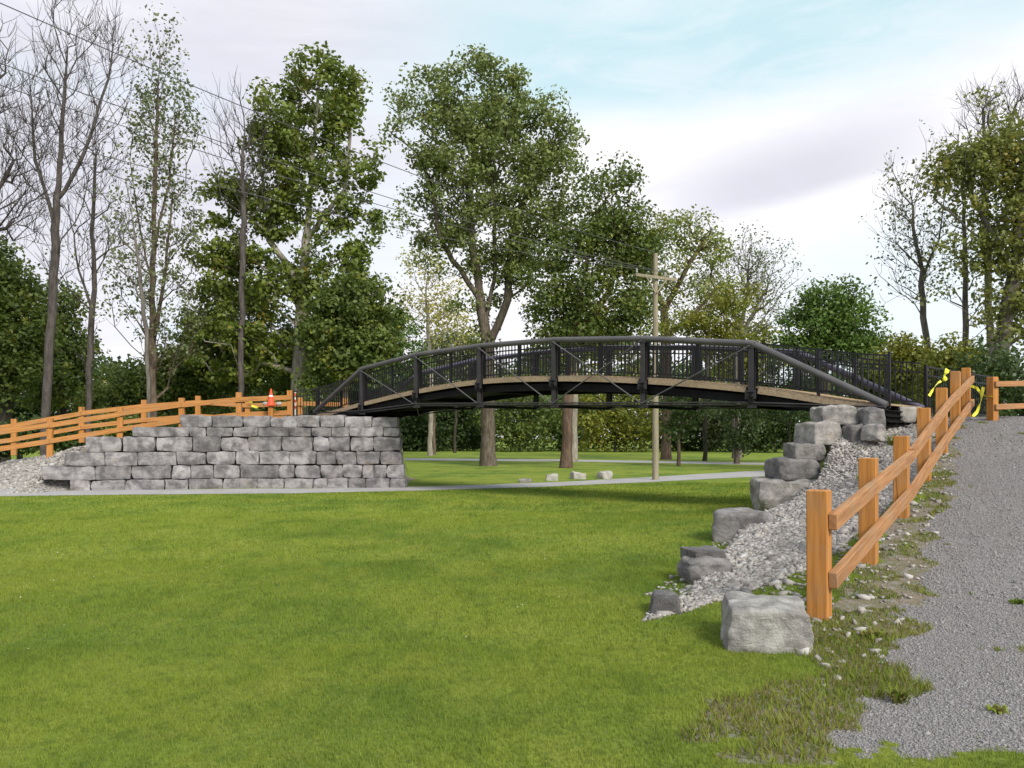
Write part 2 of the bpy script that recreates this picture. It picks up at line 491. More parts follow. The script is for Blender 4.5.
class MB:
    """collects boxes, bars and tubes into ONE mesh (points in world space, moved to origin on build)"""
    def __init__(self):
        self.v = []; self.f = []

    def add(self, vs, fs):
        b = len(self.v)
        self.v += [tuple(x) for x in vs]
        self.f += [tuple(i + b for i in q) for q in fs]

    def frame(self, a, b, up=Vector((0, 0, 1))):
        d = (b - a).normalized()
        if abs(d.dot(up)) > 0.99:
            up = Vector((0, 1, 0))
        s = d.cross(up).normalized()
        u = s.cross(d).normalized()
        return d, s, u

    def bar(self, a, b, w_, h_, up=Vector((0, 0, 1)), side=None, ch=0.0):
        """rectangular bar from a to b, width w_ sideways, height h_ upwards, optionally chamfered"""
        a = Vector(a); b = Vector(b)
        d, s, u = self.frame(a, b, up)
        if side is not None:
            s = side.normalized(); u = s.cross(d).normalized()
        hw, hh = w_ / 2, h_ / 2
        if ch > 0:
            c = ch
            ring = [(-hw + c, -hh), (hw - c, -hh), (hw, -hh + c), (hw, hh - c), (hw - c, hh), (-hw + c, hh), (-hw, hh - c), (-hw, -hh + c)]
        else:
            ring = [(-hw, -hh), (hw, -hh), (hw, hh), (-hw, hh)]
        n = len(ring)
        rings = []
        if ch > 0:
            L = (b - a).length
            st = [(0, 1 - 2 * ch / min(w_, h_)), (ch, 1), (L - ch, 1), (L, 1 - 2 * ch / min(w_, h_))]
            for t_, k in st:
                p = a + d * t_
                rings.append([p + s * (x * k) + u * (y * k) for x, y in ring])
        else:
            for p in (a, b):
                rings.append([p + s * x + u * y for x, y in ring])
        vs = [q for r_ in rings for q in r_]
        fs = [tuple(reversed(range(n)))]
        for i in range(len(rings) - 1):
            for j in range(n):
                fs.append((i * n + j, i * n + (j + 1) % n, (i + 1) * n + (j + 1) % n, (i + 1) * n + j))
        k = (len(rings) - 1) * n
        fs.append(tuple(k + j for j in range(n)))
        self.add(vs, fs)

    def tube(self, pts, r, sides=10, caps=True):
        pts = [Vector(p) for p in pts]
        n = len(pts)
        rr = r if isinstance(r, (list, tuple)) else [r] * n
        vs = []
        prev = None
        for i, p in enumerate(pts):
            d = (pts[min(i + 1, n - 1)] - pts[max(i - 1, 0)]).normalized()
            if prev is None:
                ref = Vector((0, 0, 1)) if abs(d.z) < 0.9 else Vector((1, 0, 0))
                s = d.cross(ref).normalized()
            else:
                s = (prev - d * prev.dot(d)).normalized()
            prev = s
            u = d.cross(s)
            for k in range(sides):
                a = 2 * PI * k / sides
                vs.append(p + s * (math.cos(a) * rr[i]) + u * (math.sin(a) * rr[i]))
        fs = []
        for i in range(n - 1):
            for k in range(sides):
                fs.append((i * sides + k, i * sides + (k + 1) % sides, (i + 1) * sides + (k + 1) % sides, (i + 1) * sides + k))
        if caps:
            fs.append(tuple(reversed(range(sides))))
            fs.append(tuple((n - 1) * sides + k for k in range(sides)))
        self.add(vs, fs)

    def build(self, name, mat, parent=None, origin=None, smooth=False):
        """origin: world point used as the object's origin (defaults to the first vertex box centre base)"""
        A = np.array(self.v)
        po = Vector(parent.location) if parent is not None else Vector((0, 0, 0))
        if parent is not None and parent.parent is not None:
            po = po + Vector(parent.parent.location)
        if origin is None:
            mn, mx = A.min(0), A.max(0)
            origin = Vector(((mn[0] + mx[0]) / 2, (mn[1] + mx[1]) / 2, mn[2]))
        A = A - np.array(origin)
        me = bpy.data.meshes.new(name)
        me.from_pydata([tuple(x) for x in A], [], self.f)
        me.validate()
        me.update()
        if smooth:
            me.polygons.foreach_set('use_smooth', [True] * len(me.polygons))
            try:
                me.set_sharp_from_angle(angle=math.radians(40))
            except Exception:
                pass
        me.materials.append(mat)
        return link(name, me, parent, Vector(origin) - po)


def vnoise(x, y, scale, seed=0):
    """smooth value noise 0..1 on numpy arrays"""
    x = np.asarray(x) * scale + seed * 17.3; y = np.asarray(y) * scale + seed * 9.1
    xi = np.floor(x).astype(np.int64); yi = np.floor(y).astype(np.int64)
    fx = x - xi; fy = y - yi
    fx = fx * fx * (3 - 2 * fx); fy = fy * fy * (3 - 2 * fy)

    def h(a, b):
        n = (a * 374761393 + b * 668265263 + seed * 1442695) & 0xFFFFFFFF
        n = ((n ^ (n >> 13)) * 1274126177) & 0xFFFFFFFF
        n = n ^ (n >> 16)
        return (n & 0xFFFF) / 65535.0
    return (h(xi, yi) * (1 - fx) * (1 - fy) + h(xi + 1, yi) * fx * (1 - fy) + h(xi, yi + 1) * (1 - fx) * fy + h(xi + 1, yi + 1) * fx * fy)


def fbm(x, y, scale, seed=0, oct=3):
    r = 0; a = 1; tot = 0
    for i in range(oct):
        r = r + a * vnoise(x, y, scale * 2 ** i, seed + i * 5); tot += a; a *= 0.5
    return r / tot


def sstep(x, a, b):
    t_ = np.clip((x - a) / (b - a), 0, 1)
    return t_ * t_ * (3 - 2 * t_)


# ------------------------------------------------------------------ terrain
U = np.array([0.571, 0.821]); Nn = np.array([0.821, -0.571])      # along / right of the near fence
P1 = np.array([2.84, 7.3])


def sd(x, y):
    rx = x - P1[0]; ry = y - P1[1]
    return rx * U[0] + ry * U[1], rx * Nn[0] + ry * Nn[1]


def ramp_h(s):
    return np.interp(s, [-6, -1.5, 0, 2.27, 4.55, 6.8, 9.1, 11.35, 13.6, 16.5, 22, 34, 45],
                     [0, 0.0, .045, .26, .60, 1.0, 1.40, 1.90, 2.17, 2.24, 2.1, 0.6, 0.0])


def bank_w(s):
    return np.interp(s, [-2, -0.9, 0.9, 2.5, 4.3, 6, 7.2, 8.15, 8.8, 9.4, 10.1, 14, 30], [0.9, 1.2, 1.45, 1.75, 2.1, 2.35, 2.3, 2.0, 1.95, 2.0, 2.35, 2.3, 2.4])


def bank_in(s):
    return np.interp(s, [-1.5, 0, 0.9, 4.3, 6, 7.2, 8.15, 8.8, 9.4, 10.2, 14, 20, 34], [0, .05, .16, .36, .42, .50, .92, 1.45, 1.95, 2.15, 2.2, 2.1, .5])


def wall_y(x):      # front line of the left retaining wall
    return np.interp(x, [-16.5, -9.6, -3.7], [24.7, 26.6, 26.75])


def wall_top(x):
    return np.interp(x, [-16, -14.95, -14.9, -14.1, -14.05, -13.7, -13.6, -12.3, -12.2, -10.9, -10.8, 0],
                     [.5, .5, .72, .72, 1.1, 1.1, 1.6, 1.6, 1.95, 1.95, 2.28, 2.3])


def height(x, y):
    x = np.asarray(x, float); y = np.asarray(y, float)
    base = 0.035 * (fbm(x, y, 0.25, 3) - 0.5) + 0.012 * (fbm(x, y, 1.5, 4) - 0.5)
    # right embankment
    s, d = sd(x, y)
    hr = ramp_h(s); hi = np.where(s > 8.3, bank_in(s), np.minimum(bank_in(s), hr)); wd = bank_w(s)
    t_ = np.clip((-0.25 - d) / np.maximum(wd - 0.25, 0.1), 0, 1)
    e = hr * (1 - t_) + hi * t_
    drop = sstep(-d, wd - 0.05, wd + 0.22)
    foot = 0.22 * np.exp(-((d + wd) / 2.5) ** 2) * sstep(s, 2, 7) * (1 - sstep(s, 12, 16))
    e = e * (1 - drop)
    e = e * (1 - sstep(d, 7, 12))
    e = e * (1 - sstep(-y, -3, 0))
    bumps = 0.03 * (fbm(x, y, 1.8, 8) - 0.5) * sstep(s, -1, 1) * (1 - drop)
    right = np.maximum(e, foot) + bumps
    right = np.where(x > -2, right, 0)
    # left embankment
    hl = np.interp(x, [-30, -26, -22, -18.2, -16, -13.9, -11.8, -9.9, -8.1, -3.9], [0, 0.0, .22, .72, 1.12, 1.5, 1.85, 2.1, 2.2, 2.28])
    yw = wall_y(x)
    top = np.minimum(hl, wall_top(x))
    behind = sstep(y, yw + 0.50, yw + 0.72)
    up = np.clip((y - (yw + 0.75)) / 0.8, 0, 1)
    hwall = behind * (top + (hl - top) * up)
    hslope = hl * np.clip((y - 24.4) / 3.2, 0, 1)
    k = sstep(x, -15.3, -14.95)
    left = hslope * (1 - k) + hwall * k
    left = left * (1 - sstep(y, 32.6, 36)) * (1 - sstep(x, -4.75, -4.45))
    left = np.where(x < -2, left, 0)
    lb = 0.05 * (fbm(x, y, 1.2, 12) - 0.5) * sstep(left, 0.05, 0.3)
    return base * (1 - sstep(right + left, 0.05, 0.4) * 0.7) + right + left + lb


def hz(x, y):
    return float(height(np.array([x]), np.array([y]))[0])


def zone(x, y):
    """0 lawn, 1 gravel path, 2 gravel bank, 3 dirt verge"""
    s, d = sd(x, y)
    n1 = fbm(x, y, 1.6, 21) - 0.5
    n2 = fbm(x, y, 5.0, 22) - 0.5
    z = np.zeros(np.shape(x), int)
    edge = 0.78 - 0.062 * s + n1 * 0.55 + n2 * 0.35
    front = -2.75 + n1 * 1.0 + n2 * 0.6 + np.clip(d - 0.8, 0, 2) * 0.25
    path = (d > edge) & (s > front) & (s < 40) & (d < 5.5)
    wd = bank_w(s)
    s0 = np.where(d < -0.5, 1.4 + 3.1 * (d + 0.56), 1.5 + (d + 0.5) * 14) + n1 * 1.0
    bank = (d <= edge) & (s > s0) & (d > -wd - 0.1 + n2 * 0.45) & (s < 24)
    # verge: strip between the bank and the path along the fence, plus the worn front
    verge = (d <= edge) & (d > -0.10 + 0.35 * sstep(-s, 0.0, 1.8) + n1 * 0.9) & (s > -3.0 + n1 * 2) & (s < 20)
    z = np.where(bank, 2, z)
    z = np.where(verge, 3, z)
    z = np.where(path, 1, z)
    # far side of the ramp
    z = np.where((d >= 5.5) & (s > -3) & (s < 30) & (d < 7) & (x > 0), 3, z)
    z = np.where((x < -1.5) & (y < 22), 0, z)
    # left embankment
    nL = fbm(x, y, 0.9, 31) - 0.5
    hl = (x < -3.9) & (x > -40) & (y > wall_y(x)) & (y < 32.6)
    lp = (x < -3.9) & (y > 28.2 + nL * 0.7) & (y < 31.2 + nL * 0.6) & (x > -60)
    lb = (x < -14.6) & (x > -21.5 + nL * 4) & (y > 24.3 + nL * 1.2) & (y <= 28.4)
    lv = (x < -3.9) & (y > wall_y(x) + 0.1) & (y < 33.5) & (x > -26)
    z = np.where(lv, 3, z)
    z = np.where(lb & (nL < 0.22), 2, z)
    z = np.where(lp, 1, z)
    return z


def axis(segs):
    out = []
    for a, b, st in segs:
        n = max(1, int(round((b - a) / st)))
        out += list(np.linspace(a, b, n, endpoint=False))
    out.append(segs[-1][1])
    return np.array(out)


gx = axis([(-900, -100, 100), (-100, -30, 7), (-30, -1, 0.25), (-1, 12.2, 0.075), (12.2, 20, 0.4), (20, 60, 5), (60, 900, 100)])
gy = axis([(-60, 0, 6), (0, 3, 0.3), (3, 20.5, 0.075), (20.5, 36, 0.25), (36, 100, 4), (100, 1500, 100)])
GX, GY = np.meshgrid(gx, gy)
GZ = height(GX, GY)
nx, ny = len(gx), len(gy)
ii, jj = np.meshgrid(np.arange(nx - 1), np.arange(ny - 1))
a0 = (jj * nx + ii).ravel()
quads = np.stack([a0, a0 + 1, a0 + 1 + nx, a0 + nx], 1)
cx = (GX[:-1, :-1] + GX[1:, 1:]).ravel() / 2; cy = (GY[:-1, :-1] + GY[1:, 1:]).ravel() / 2
zn = zone(cx, cy)
AV = np.stack([GX.ravel(), GY.ravel(), GZ.ravel()], 1)
for zi, nm, mk in ((0, 'lawn', 'lawn'), (1, 'gravel_path', 'path'), (2, 'gravel_bank', 'bank'), (3, 'dirt_verge', 'verge')):
    q = quads[zn == zi]
    used, inv = np.unique(q.ravel(), return_inverse=True)
    me = np_mesh(nm, AV[used], inv.reshape(-1, 4), M[mk], smooth=True)
    tag(link(nm, me), kind='structure')


def strip(name, rows, label=None):
    """flat walk laid on the lawn; rows = (x, ynear, yfar)"""
    xs = np.array([r[0] for r in rows]); y0 = np.array([r[1] for r in rows]); y1 = np.array([r[2] for r in rows])
    X = np.linspace(xs[0], xs[-1], 220)
    def sm(a): return np.interp(X, xs, a)
    Y0 = sm(y0) + 0.10 * (fbm(X, X * 0, 0.8, 41) - 0.5); Y1 = sm(y1) + 0.10 * (fbm(X, X * 0 + 5, 0.8, 42) - 0.5)
    K = 5
    V = []
    for k in range(K):
        f = k / (K - 1)
        Y = Y0 * (1 - f) + Y1 * f
        V.append(np.stack([X, Y, height(X, Y) + (0.016 if 0 < k < K - 1 else 0.006)], 1))
    V = np.concatenate(V)
    n = len(X)
    fs = [(k * n + i, k * n + i + 1, (k + 1) * n + i + 1, (k + 1) * n + i) for k in range(K - 1) for i in range(n - 1)]
    me = np_mesh(name, V, fs, M['footpath'], smooth=True)
    return tag(link(name, me), kind='structure')


def gy_at(py):
    return EYE * F / (py - HZ)


rows = []
for px, ya, yb in ((-700, 503, 497), (-150, 498.5, 491.5), (0, 497, 490.5), (150, 495.0, 489.6), (300, 493.3, 488.8), (420, 490.8, 486.8), (560, 486.0, 482.3), (655, 481.3, 477.2), (760, 475.7, 471.5), (900, 469, 465.5)):
    Ym = gy_at((ya + yb) / 2)
    rows.append(((px - 512) / F * Ym, gy_at(ya), gy_at(yb)))
strip('footpath', rows)
fpx = [r[0] for r in rows]; fpy = [r[1] for r in rows]
rows = []
for px, ya, yb in ((100, 459, 457.3), (400, 460.3, 458.3), (560, 461.5, 459.4), (655, 463.0, 460.8), (760, 465, 462.6), (950, 467.0, 464)):
    Ym = gy_at((ya + yb) / 2)
    rows.append(((px - 512) / F * Ym, gy_at(ya), gy_at(yb)))
strip('footpath', rows)


# ------------------------------------------------------------------ stones
def rock_mesh(name, size, seed, res=6, rough=0.05, rnd=0.14, mat=None, taper=0.0, shear=0.0, layer=0.0):
    """a quarried block: subdivided box, rounded edges, chipped corners, noisy faces; base at z=0"""
    lx, ly, lz = size
    n = res
    bm = bmesh.new()
    bmesh.ops.create_cube(bm, size=1.0)
    bmesh.ops.subdivide_edges(bm, edges=bm.edges[:], cuts=n, use_grid_fill=True)
    ms = min(lx, ly, lz)
    rs = random.Random(seed)
    corners = [(Vector((sx_, sy_, sz_)) * 0.5, rs.uniform(0, 1)) for sx_ in (-1, 1) for sy_ in (-1, 1) for sz_ in (-1, 1)]
    off = Vector((seed * 3.17, seed * 1.91, seed * 0.73))
    for v in bm.verts:
        c = v.co.copy()
        q = Vector((c.x * lx, c.y * ly, c.z * lz))
        # rounding
        hx, hy, hz_ = lx / 2, ly / 2, lz / 2
        r = ms * rnd
        inner = Vector((max(-hx + r, min(hx - r, q.x)), max(-hy + r, min(hy - r, q.y)), max(-hz_ + r, min(hz_ - r, q.z))))
        dlt = q - inner
        if dlt.length > 1e-6:
            nrm = dlt.normalized()
            L = dlt.length
            q = inner + nrm * min(L, r)
        else:
            nrm = Vector((0, 0, 1))
        # chipped corners
        for cc, k in corners:
            dd = (c - cc).length
            if k > 0.45 and dd < 0.45:
                q -= Vector((cc.x * lx, cc.y * ly, cc.z * lz)).normalized() * (0.45 - dd) * ms * (0.30 if rnd < 0.11 else 0.42) * k
        no = mnoise.noise(q * (1.4 / ms * 0.6) + off) * rough * 1.1 * ms * 2
        no += mnoise.noise(q * (4.0 / ms * 0.6) + off) * rough * ms * 0.9
        no += mnoise.noise(q * (11.0 / ms * 0.6) + off) * rough * ms * 0.4
        no -= abs(mnoise.noise(q * (2.2 / ms * 0.6) + off * 2)) * rough * ms * 2.2 - rough * ms * 0.4
        q += nrm * no
        if layer:
            q.x += layer * ms * (math.floor(mnoise.noise(Vector((0, 0, q.z * 5 / ms * 0.5)) + off) * 5) / 5)
            q.y += layer * ms * 0.6 * (math.floor(mnoise.noise(Vector((3, 0, q.z * 5 / ms * 0.5)) + off) * 5) / 5)
        k = 1 - taper * (c.z + 0.5)
        q.x *= k; q.y *= k
        q.x += shear * q.z
        q.z += lz / 2
        v.co = q
    me = bpy.data.meshes.new(name)
    bm.to_mesh(me); bm.free()
    me.polygons.foreach_set('use_smooth', [True] * len(me.polygons))
    try:
        me.set_sharp_from_angle(angle=math.radians(32))
    except Exception:
        pass
    me.materials.append(mat)
    return me


# left retaining wall: rows of quarried blocks, joints read along each course
course_z = [2.45, 2.07, 1.747, 1.249, 0.80, 0.343, -0.06]
joints = [
    [180, 212, 242.6, 269.5, 296.8, 319.4, 344.5, 372, 397.6],
    [132, 174, 189, 206, 233, 258, 288.6, 310.8, 332, 349, 383, 399],
    [85, 121.7, 155, 193, 220.4, 248.4, 281.3, 312.3, 329, 349.5, 374, 400.4],
    [63.4, 104.7, 137, 176.5, 206, 235.5, 259, 289, 316, 336, 356.6, 379.6, 402],
    [41, 95, 131, 171.6, 190.5, 213.3, 239.8, 278.5, 294.6, 320.4, 342.4, 362.4, 374, 386.7, 404],
    [70, 90, 125, 165, 188, 222.6, 257, 284, 313, 327, 347.3, 365, 389.7, 405.4],
]
wall = empty('retaining_wall', (-9.5, 26.8, 0), 'grey dry stacked armour stone retaining wall under the left end of the bridge', 'retaining wall')
sd_ = 100
for ci, js in enumerate(joints):
    zt, zb = course_z[ci], course_z[ci + 1]
    for a, b in zip(js[:-1], js[1:]):
        sd_ += 1
        rs = random.Random(sd_)
        bat = (5 - ci) * 0.07 + rs.uniform(-0.05, 0.05)
        ends = []
        for px_ in (a, b):
            Zm = 26.6
            for _ in range(6):
                Zm = float(wall_y(np.array([(px_ - 512) / F * Zm]))[0]) + bat
            ends.append(Vector(((px_ - 512) / F * Zm, Zm, 0)))
        ev = ends[1] - ends[0]
        xa, xb = ends[0].x, ends[1].x
        Zf = (ends[0].y + ends[1].y) / 2
        ln = ev.length - rs.uniform(0.004, 0.024)
        ht = zt - zb - rs.uniform(0.002, 0.018)
        if ci == 0: ht += rs.uniform(-0.06, 0.04)
        me = rock_mesh('stone_block', (ln, 0.62, ht), sd_, 9, 0.042, 0.05, M['stone'])
        o = link('stone_block', me, wall)
        ang = math.atan2(ev.y, ev.x)
        o.location = Vector(((xa + xb) / 2 - 0.31 * math.sin(ang), Zf + 0.31 * math.cos(ang), zb)) - wall.location
        o.rotation_euler = (rs.uniform(-.02, .02), rs.uniform(-.012, .012), ang + rs.uniform(-.02, .02))
# return of the wall running back under the bridge
for ci in range(6):
    zt, zb = course_z[ci], course_z[ci + 1]
    y = 27.25 + 0.07 * (5 - ci)
    k = 0
    while y < 30.6:
        sd_ += 1
        rs = random.Random(sd_)
        L = rs.uniform(1.0, 1.5)
        me = rock_mesh('stone_block', (L - 0.03, 0.6, zt - zb - 0.03), sd_, 5, 0.042, 0.13, M['stone'])
        o = link('stone_block', me, wall)
        xr = -3.68 - 0.06 * (5 - ci) - 0.145 * (y - 26.7)
        o.location = Vector((xr - 0.32, y + L / 2, zb)) - wall.location
        o.rotation_euler = (0, 0, math.atan2(1, -0.145))
        y += L
sl_ = link('stone_slab', rock_mesh('stone_slab', (1.0, 0.7, 0.13), 77, 5, 0.04, 0.12, M['stone']), wall)
sl_.location = Vector((-7.75, 28.75, 2.36)) - wall.location

# right-hand boulders that step up the bank  (px left, px right, py top, py bottom, distance, depth, label, ...)
def boulder(pl, pr, pt, pb, Z, dep, seed, label, mat='boulder', rot=0.0, res=14, rough=0.05, rnd=0.12, name='boulder', cat='boulder', sink=0.1, group=None, layer=0.0, taper=0.0, tilt=(0, 0)):
    if pl > 512 and Z < 20: pl = pl + 0.75 * dep / Z * (pl - 512)
    xa, xb = (pl - 512) / F * Z, (pr - 512) / F * Z
    zt = EYE + (HZ - pt) / F * Z; zb = EYE + (HZ - pb) / F * Z - sink
    me = rock_mesh(name, (xb - xa, dep, zt - zb), seed, res, rough, rnd, M[mat], taper=taper, layer=layer)
    o = link(name, me, None, Vector(((xa + xb) / 2, Z + dep / 2, zb)))
    o.rotation_euler = (tilt[0], tilt[1], rot)
    return tag(o, label, cat, group)


SB = 'boulders stepping up the gravel bank'
boulder(719, 822, 609, 651, 6.25, 0.66, 11, 'squared pale grey boulder with a hollow top, in front of the nearest fence post', 'boulder_pale', rot=-0.16, res=30, rough=0.055, rnd=0.06, sink=0.06, group=SB, tilt=(0.06, 0.0), taper=0.06)
boulder(646, 688, 598, 617, 7.5, 0.5, 12, 'small low boulder half buried at the lowest tip of the gravel bank', 'boulder_dark', rot=-0.2, res=14, group=SB, taper=0.25)
boulder(678, 727, 561, 587, 9.0, 0.6, 13, 'dark split boulder in two layers just above the lowest half buried one', 'boulder_dark', rot=0.1, res=18, rough=0.07, group=SB, layer=0.16)
boulder(684, 724, 551, 563, 9.1, 0.45, 131, 'thin dark slab of stone lying on top of the split boulder', 'boulder_dark', rot=0.2, res=14, rough=0.06, group=SB, sink=0.0, name='stone_slab', cat='stone slab')
boulder(711, 780, 513, 546, 12.0, 0.8, 14, 'broad square faced dark grey boulder halfway up the steps at the edge of the lawn', 'boulder_dark', rot=-0.32, res=20, rough=0.05, group=SB)
boulder(752, 830, 480, 508, 15.2, 0.9, 15, 'long low boulder right above the broad square faced one', 'boulder', rot=-0.1, res=16, group=SB, layer=0.06, rough=0.06)
boulder(768, 823, 458, 480, 15.5, 0.8, 16, 'rounded boulder with a white chip mark on its face', 'boulder_dark', rot=0.06, res=16, rnd=0.2, rough=0.06, group=SB, sink=0.04)
boulder(785, 827, 443, 460, 15.6, 0.8, 17, 'flat smaller boulder just under the big slanting one', 'boulder', rot=-0.08, res=14, rough=0.06, group=SB, sink=0.03)
boulder(797, 844, 422, 445, 15.7, 0.8, 18, 'big light grey boulder with a slanting face, second from the bridge', 'boulder', rot=0.25, res=16, rough=0.05, group=SB, taper=0.12, sink=0.02)
boulder(812, 860, 406, 424, 15.85, 0.8, 19, 'topmost squared boulder directly below the right end of the bridge', 'boulder', rot=-0.05, res=14, group=SB, rough=0.055, sink=0.02)
boulder(856, 887, 408, 425, 15.5, 0.6, 20, 'dark low boulder beside the foot of the bridge handrail tube', 'boulder_dark', rot=0.1, res=14, group=SB, rough=0.06)
boulder(840, 872, 424, 440, 15.6, 0.5, 21, 'small grey boulder partly sunk in gravel below the bridge end', 'boulder_dark', rot=0.2, res=12, group=SB, rough=0.07)
boulder(889, 917, 407, 418, 16.5, 0.6, 22, 'flat pale cut stone at the top of the gravel beside the picket fence', 'palestone', rot=0.05, res=10, group=SB, rough=0.03)
boulder(864, 884, 424, 436, 15.2, 0.4, 24, 'little stone in the gravel under the dark low boulder', 'boulder', rot=0.6, res=10, group=SB, rough=0.07)

# abutment blocks that carry the right end of the bridge (run back from the stepped corner)
abut = empty('retaining_wall', (7.0, 18.2, 0.2), 'short stone abutment wall under the right end of the bridge', 'retaining wall')
lv = [0.15, 0.62, 1.05, 1.48, 1.92, 2.33]
for ci in range(5):
    q = 0.15 + 0.2 * (ci % 2)
    while q < 3.0:
        sd_ += 1
        rs = random.Random(sd_)
        L = rs.uniform(0.9, 1.3)
        me = rock_mesh('stone_block', (L - 0.03, 0.6, lv[ci + 1] - lv[ci] - 0.02), sd_, 5, 0.045, 0.14, M['stone'])
        o = link('stone_block', me, abut)
        o.location = Vector((6.95 + 0.02 * ci + 0.60 * (q + L / 2), 17.75 + 0.8 * (q + L / 2), lv[ci])) - abut.location
        o.rotation_euler = (0, 0, math.atan2(0.8, 0.60))
        q += L

# pale stones on the far lawn
for i, (pl, pr, pt, pb, lab) in enumerate(((520, 531, 479, 483, 'flattest pale stone on the far lawn, leftmost of four by the footpath'),
                                           (546, 558, 474.5, 481, 'square pale stone on the far lawn, second from left of four'),
                                           (571, 585, 472.5, 479.5, 'slanted pale stone on the far lawn, third from left of four'),
                                           (599, 611, 472, 479, 'boxy pale stone on the far lawn, nearest the utility pole'))):
    boulder(pl, pr, pt, pb, gy_at(pb) + 0.05, 0.45, 300 + i, lab, 'palestone', rot=0.3 * i - 0.3, res=8, rough=0.07, name='stone', cat='stone', sink=0.08, group='pale stones lining the far footpath', tilt=(0, 0.12 * (i == 2)))


# ------------------------------------------------------------------ timber fences
def fence(label, posts, rails, rail_side, post_w=0.165, rail_h=0.165, rail_t=0.05, zs=(0.36, 0.90), clips=False, mat_r='rail', height_=1.17, group='orange stained timber fences', bury=0.15, seed=0):
    """posts: list of (x, y, ground z, top z); rails: list of (i, j) spans of posts"""
    root = empty('timber_fence', (posts[0][0], posts[0][1], posts[0][2]), label, 'fence', group)
    rs = random.Random(seed)
    for i, (x, y, zg, zt) in enumerate(posts):
        m = MB()
        lean = Vector((rs.uniform(-.008, .008), rs.uniform(-.008, .008), 0))
        if i < len(posts) - 1:
            dd = Vector((posts[i + 1][0] - x, posts[i + 1][1] - y, 0)).normalized()
        m.bar(Vector((x, y, zg - bury)), Vector((x, y, zt)) + lean, post_w, post_w, side=dd, ch=0.008)
        m.build('post', M['post'], root)
    for (i, j) in rails:
        A, B = Vector(posts[i][:3]), Vector(posts[j][:3])
        dd = (B - A); dd.z = 0; dd.normalize()
        nn = Vector((dd.y, -dd.x, 0)) * rail_side
        for z_ in zs:
            fa = posts[i][3] - posts[i][2]; fb = posts[j][3] - posts[j][2]
            a = Vector((A.x, A.y, posts[i][2] + z_ * fa / 1.17)) + nn * (post_w / 2 + rail_t / 2 + 0.002)
            b = Vector((B.x, B.y, posts[j][2] + z_ * fb / 1.17)) + nn * (post_w / 2 + rail_t / 2 + 0.002)
            ext = 0.06
            dv = (b - a).normalized()
            a2 = a - dv * ext if i == 0 else a + dv * 0.004
            b2 = b + dv * ext if j == len(posts) - 1 else b - dv * 0.004
            m = MB()
            L = (b2 - a2).length
            a2z = rs.uniform(-.01, .01)
            m.bar(Vector((0, 0, 0)), Vector((L, 0, 0)), rail_t, rail_h, ch=0.005)
            o = m.build('rail', M[mat_r], root, origin=Vector((0, 0, 0)))
            o.location = a2 + Vector((0, 0, a2z)) - root.location
            o.rotation_euler = dv.to_track_quat('X', 'Z').to_euler()
    return root


nearposts = []
basey = [617, 562, 517, 480, 455, 427, 418]
topy = [490, 458, 436, 408, 388, 371.5, 368]
for k in range(7):
    Z = 7.3 + 1.867 * k
    X = 2.84 + (10.63 - 2.84) / 6 * k
    nearposts.append((X, Z, EYE - (basey[k] - HZ) * Z / F, EYE - (topy[k] - HZ) * Z / F))
nf = fence('near timber fence climbing the bank beside the gravel ramp on the right', nearposts, [(0, 2), (2, 4), (4, 6)], 1, post_w=0.185, rail_t=0.075, rail_h=0.15, seed=3)
# short rail stubs behind the end of the rails at the first post are bolts
b1, b2 = nearposts[0], nearposts[1]

rp = []
for px, top, Z in ((992.5, 377, 17.6), (1050, 376, 18.3), (1110, 375, 19.0)):
    p = P(px, top, Z)
    rp.append((p.x, p.y, p.z - 1.12, p.z))
fence('short timber fence across the top of the ramp at the right edge of the photo', rp, [(0, 1), (1, 2)], 1, post_w=0.17, rail_h=0.12, seed=5, zs=(0.48, 1.0))

def lf(list_, H=1.25):
    out = []
    for px, top, Z in list_:
        p = P(px, top, Z)
        out.append((p.x, p.y, p.z - H, p.z))
    return out


leftnear = lf([(-110, 440, 25.6), (-30, 429.5, 26.5), (50, 418, 27.3), (120, 407, 28.0), (182, 398, 28.3), (239, 392.5, 28.6), (290, 390.5, 28.8)])
leftfar = lf([(-120, 436, 28.9), (-55, 427.5, 29.7), (14, 419, 30.5), (82, 407, 31.0), (144, 400, 31.5), (198, 396, 31.8), (248, 399.5, 31.9), (300, 397.5, 31.9), (345, 398.5, 31.6)])
leftnear.reverse(); leftfar.reverse()
fence('near side timber fence along the ramp above the stone retaining wall', leftnear, [(i, i + 1) for i in range(6)], -1, post_w=0.19, rail_h=0.17, mat_r='rail_new', zs=(0.42, 0.93), seed=8)
fence('far side timber fence along the ramp behind the stone retaining wall', leftfar, [(i, i + 1) for i in range(8)], -1, post_w=0.19, rail_h=0.17, mat_r='rail_new', zs=(0.42, 0.93), seed=9)

# ------------------------------------------------------------------ bridge
Z0b, Cb = 27.5, 0.07


def near_xy(t_):
    return Vector(((-150 + 61.2 * t_) / F * Z0b, Z0b * (1 - Cb * t_), 0))


WB = 2.6
dirb = (near_xy(6) - near_xy(-1)).normalized()
nrmb = Vector((-dirb.y, dirb.x, 0)).normalized()       # away from the camera
if nrmb.y < 0: nrmb = -nrmb
tt = [-1, 0, 1, 2, 3, 4, 5, 6]
chord_z = [2.67, 4.10, 4.39, 4.45, 4.39, 4.18, 3.83, 2.36]
deck_z = [2.60, 2.97, 3.29, 3.47, 3.42, 3.22, 2.88, 2.40]
bot_z = [2.60, 2.62, 2.78, 2.72, 2.64, 2.56, 2.48, 2.30]


def ni(arr, t_):
    return float(np.interp(t_, tt, arr))


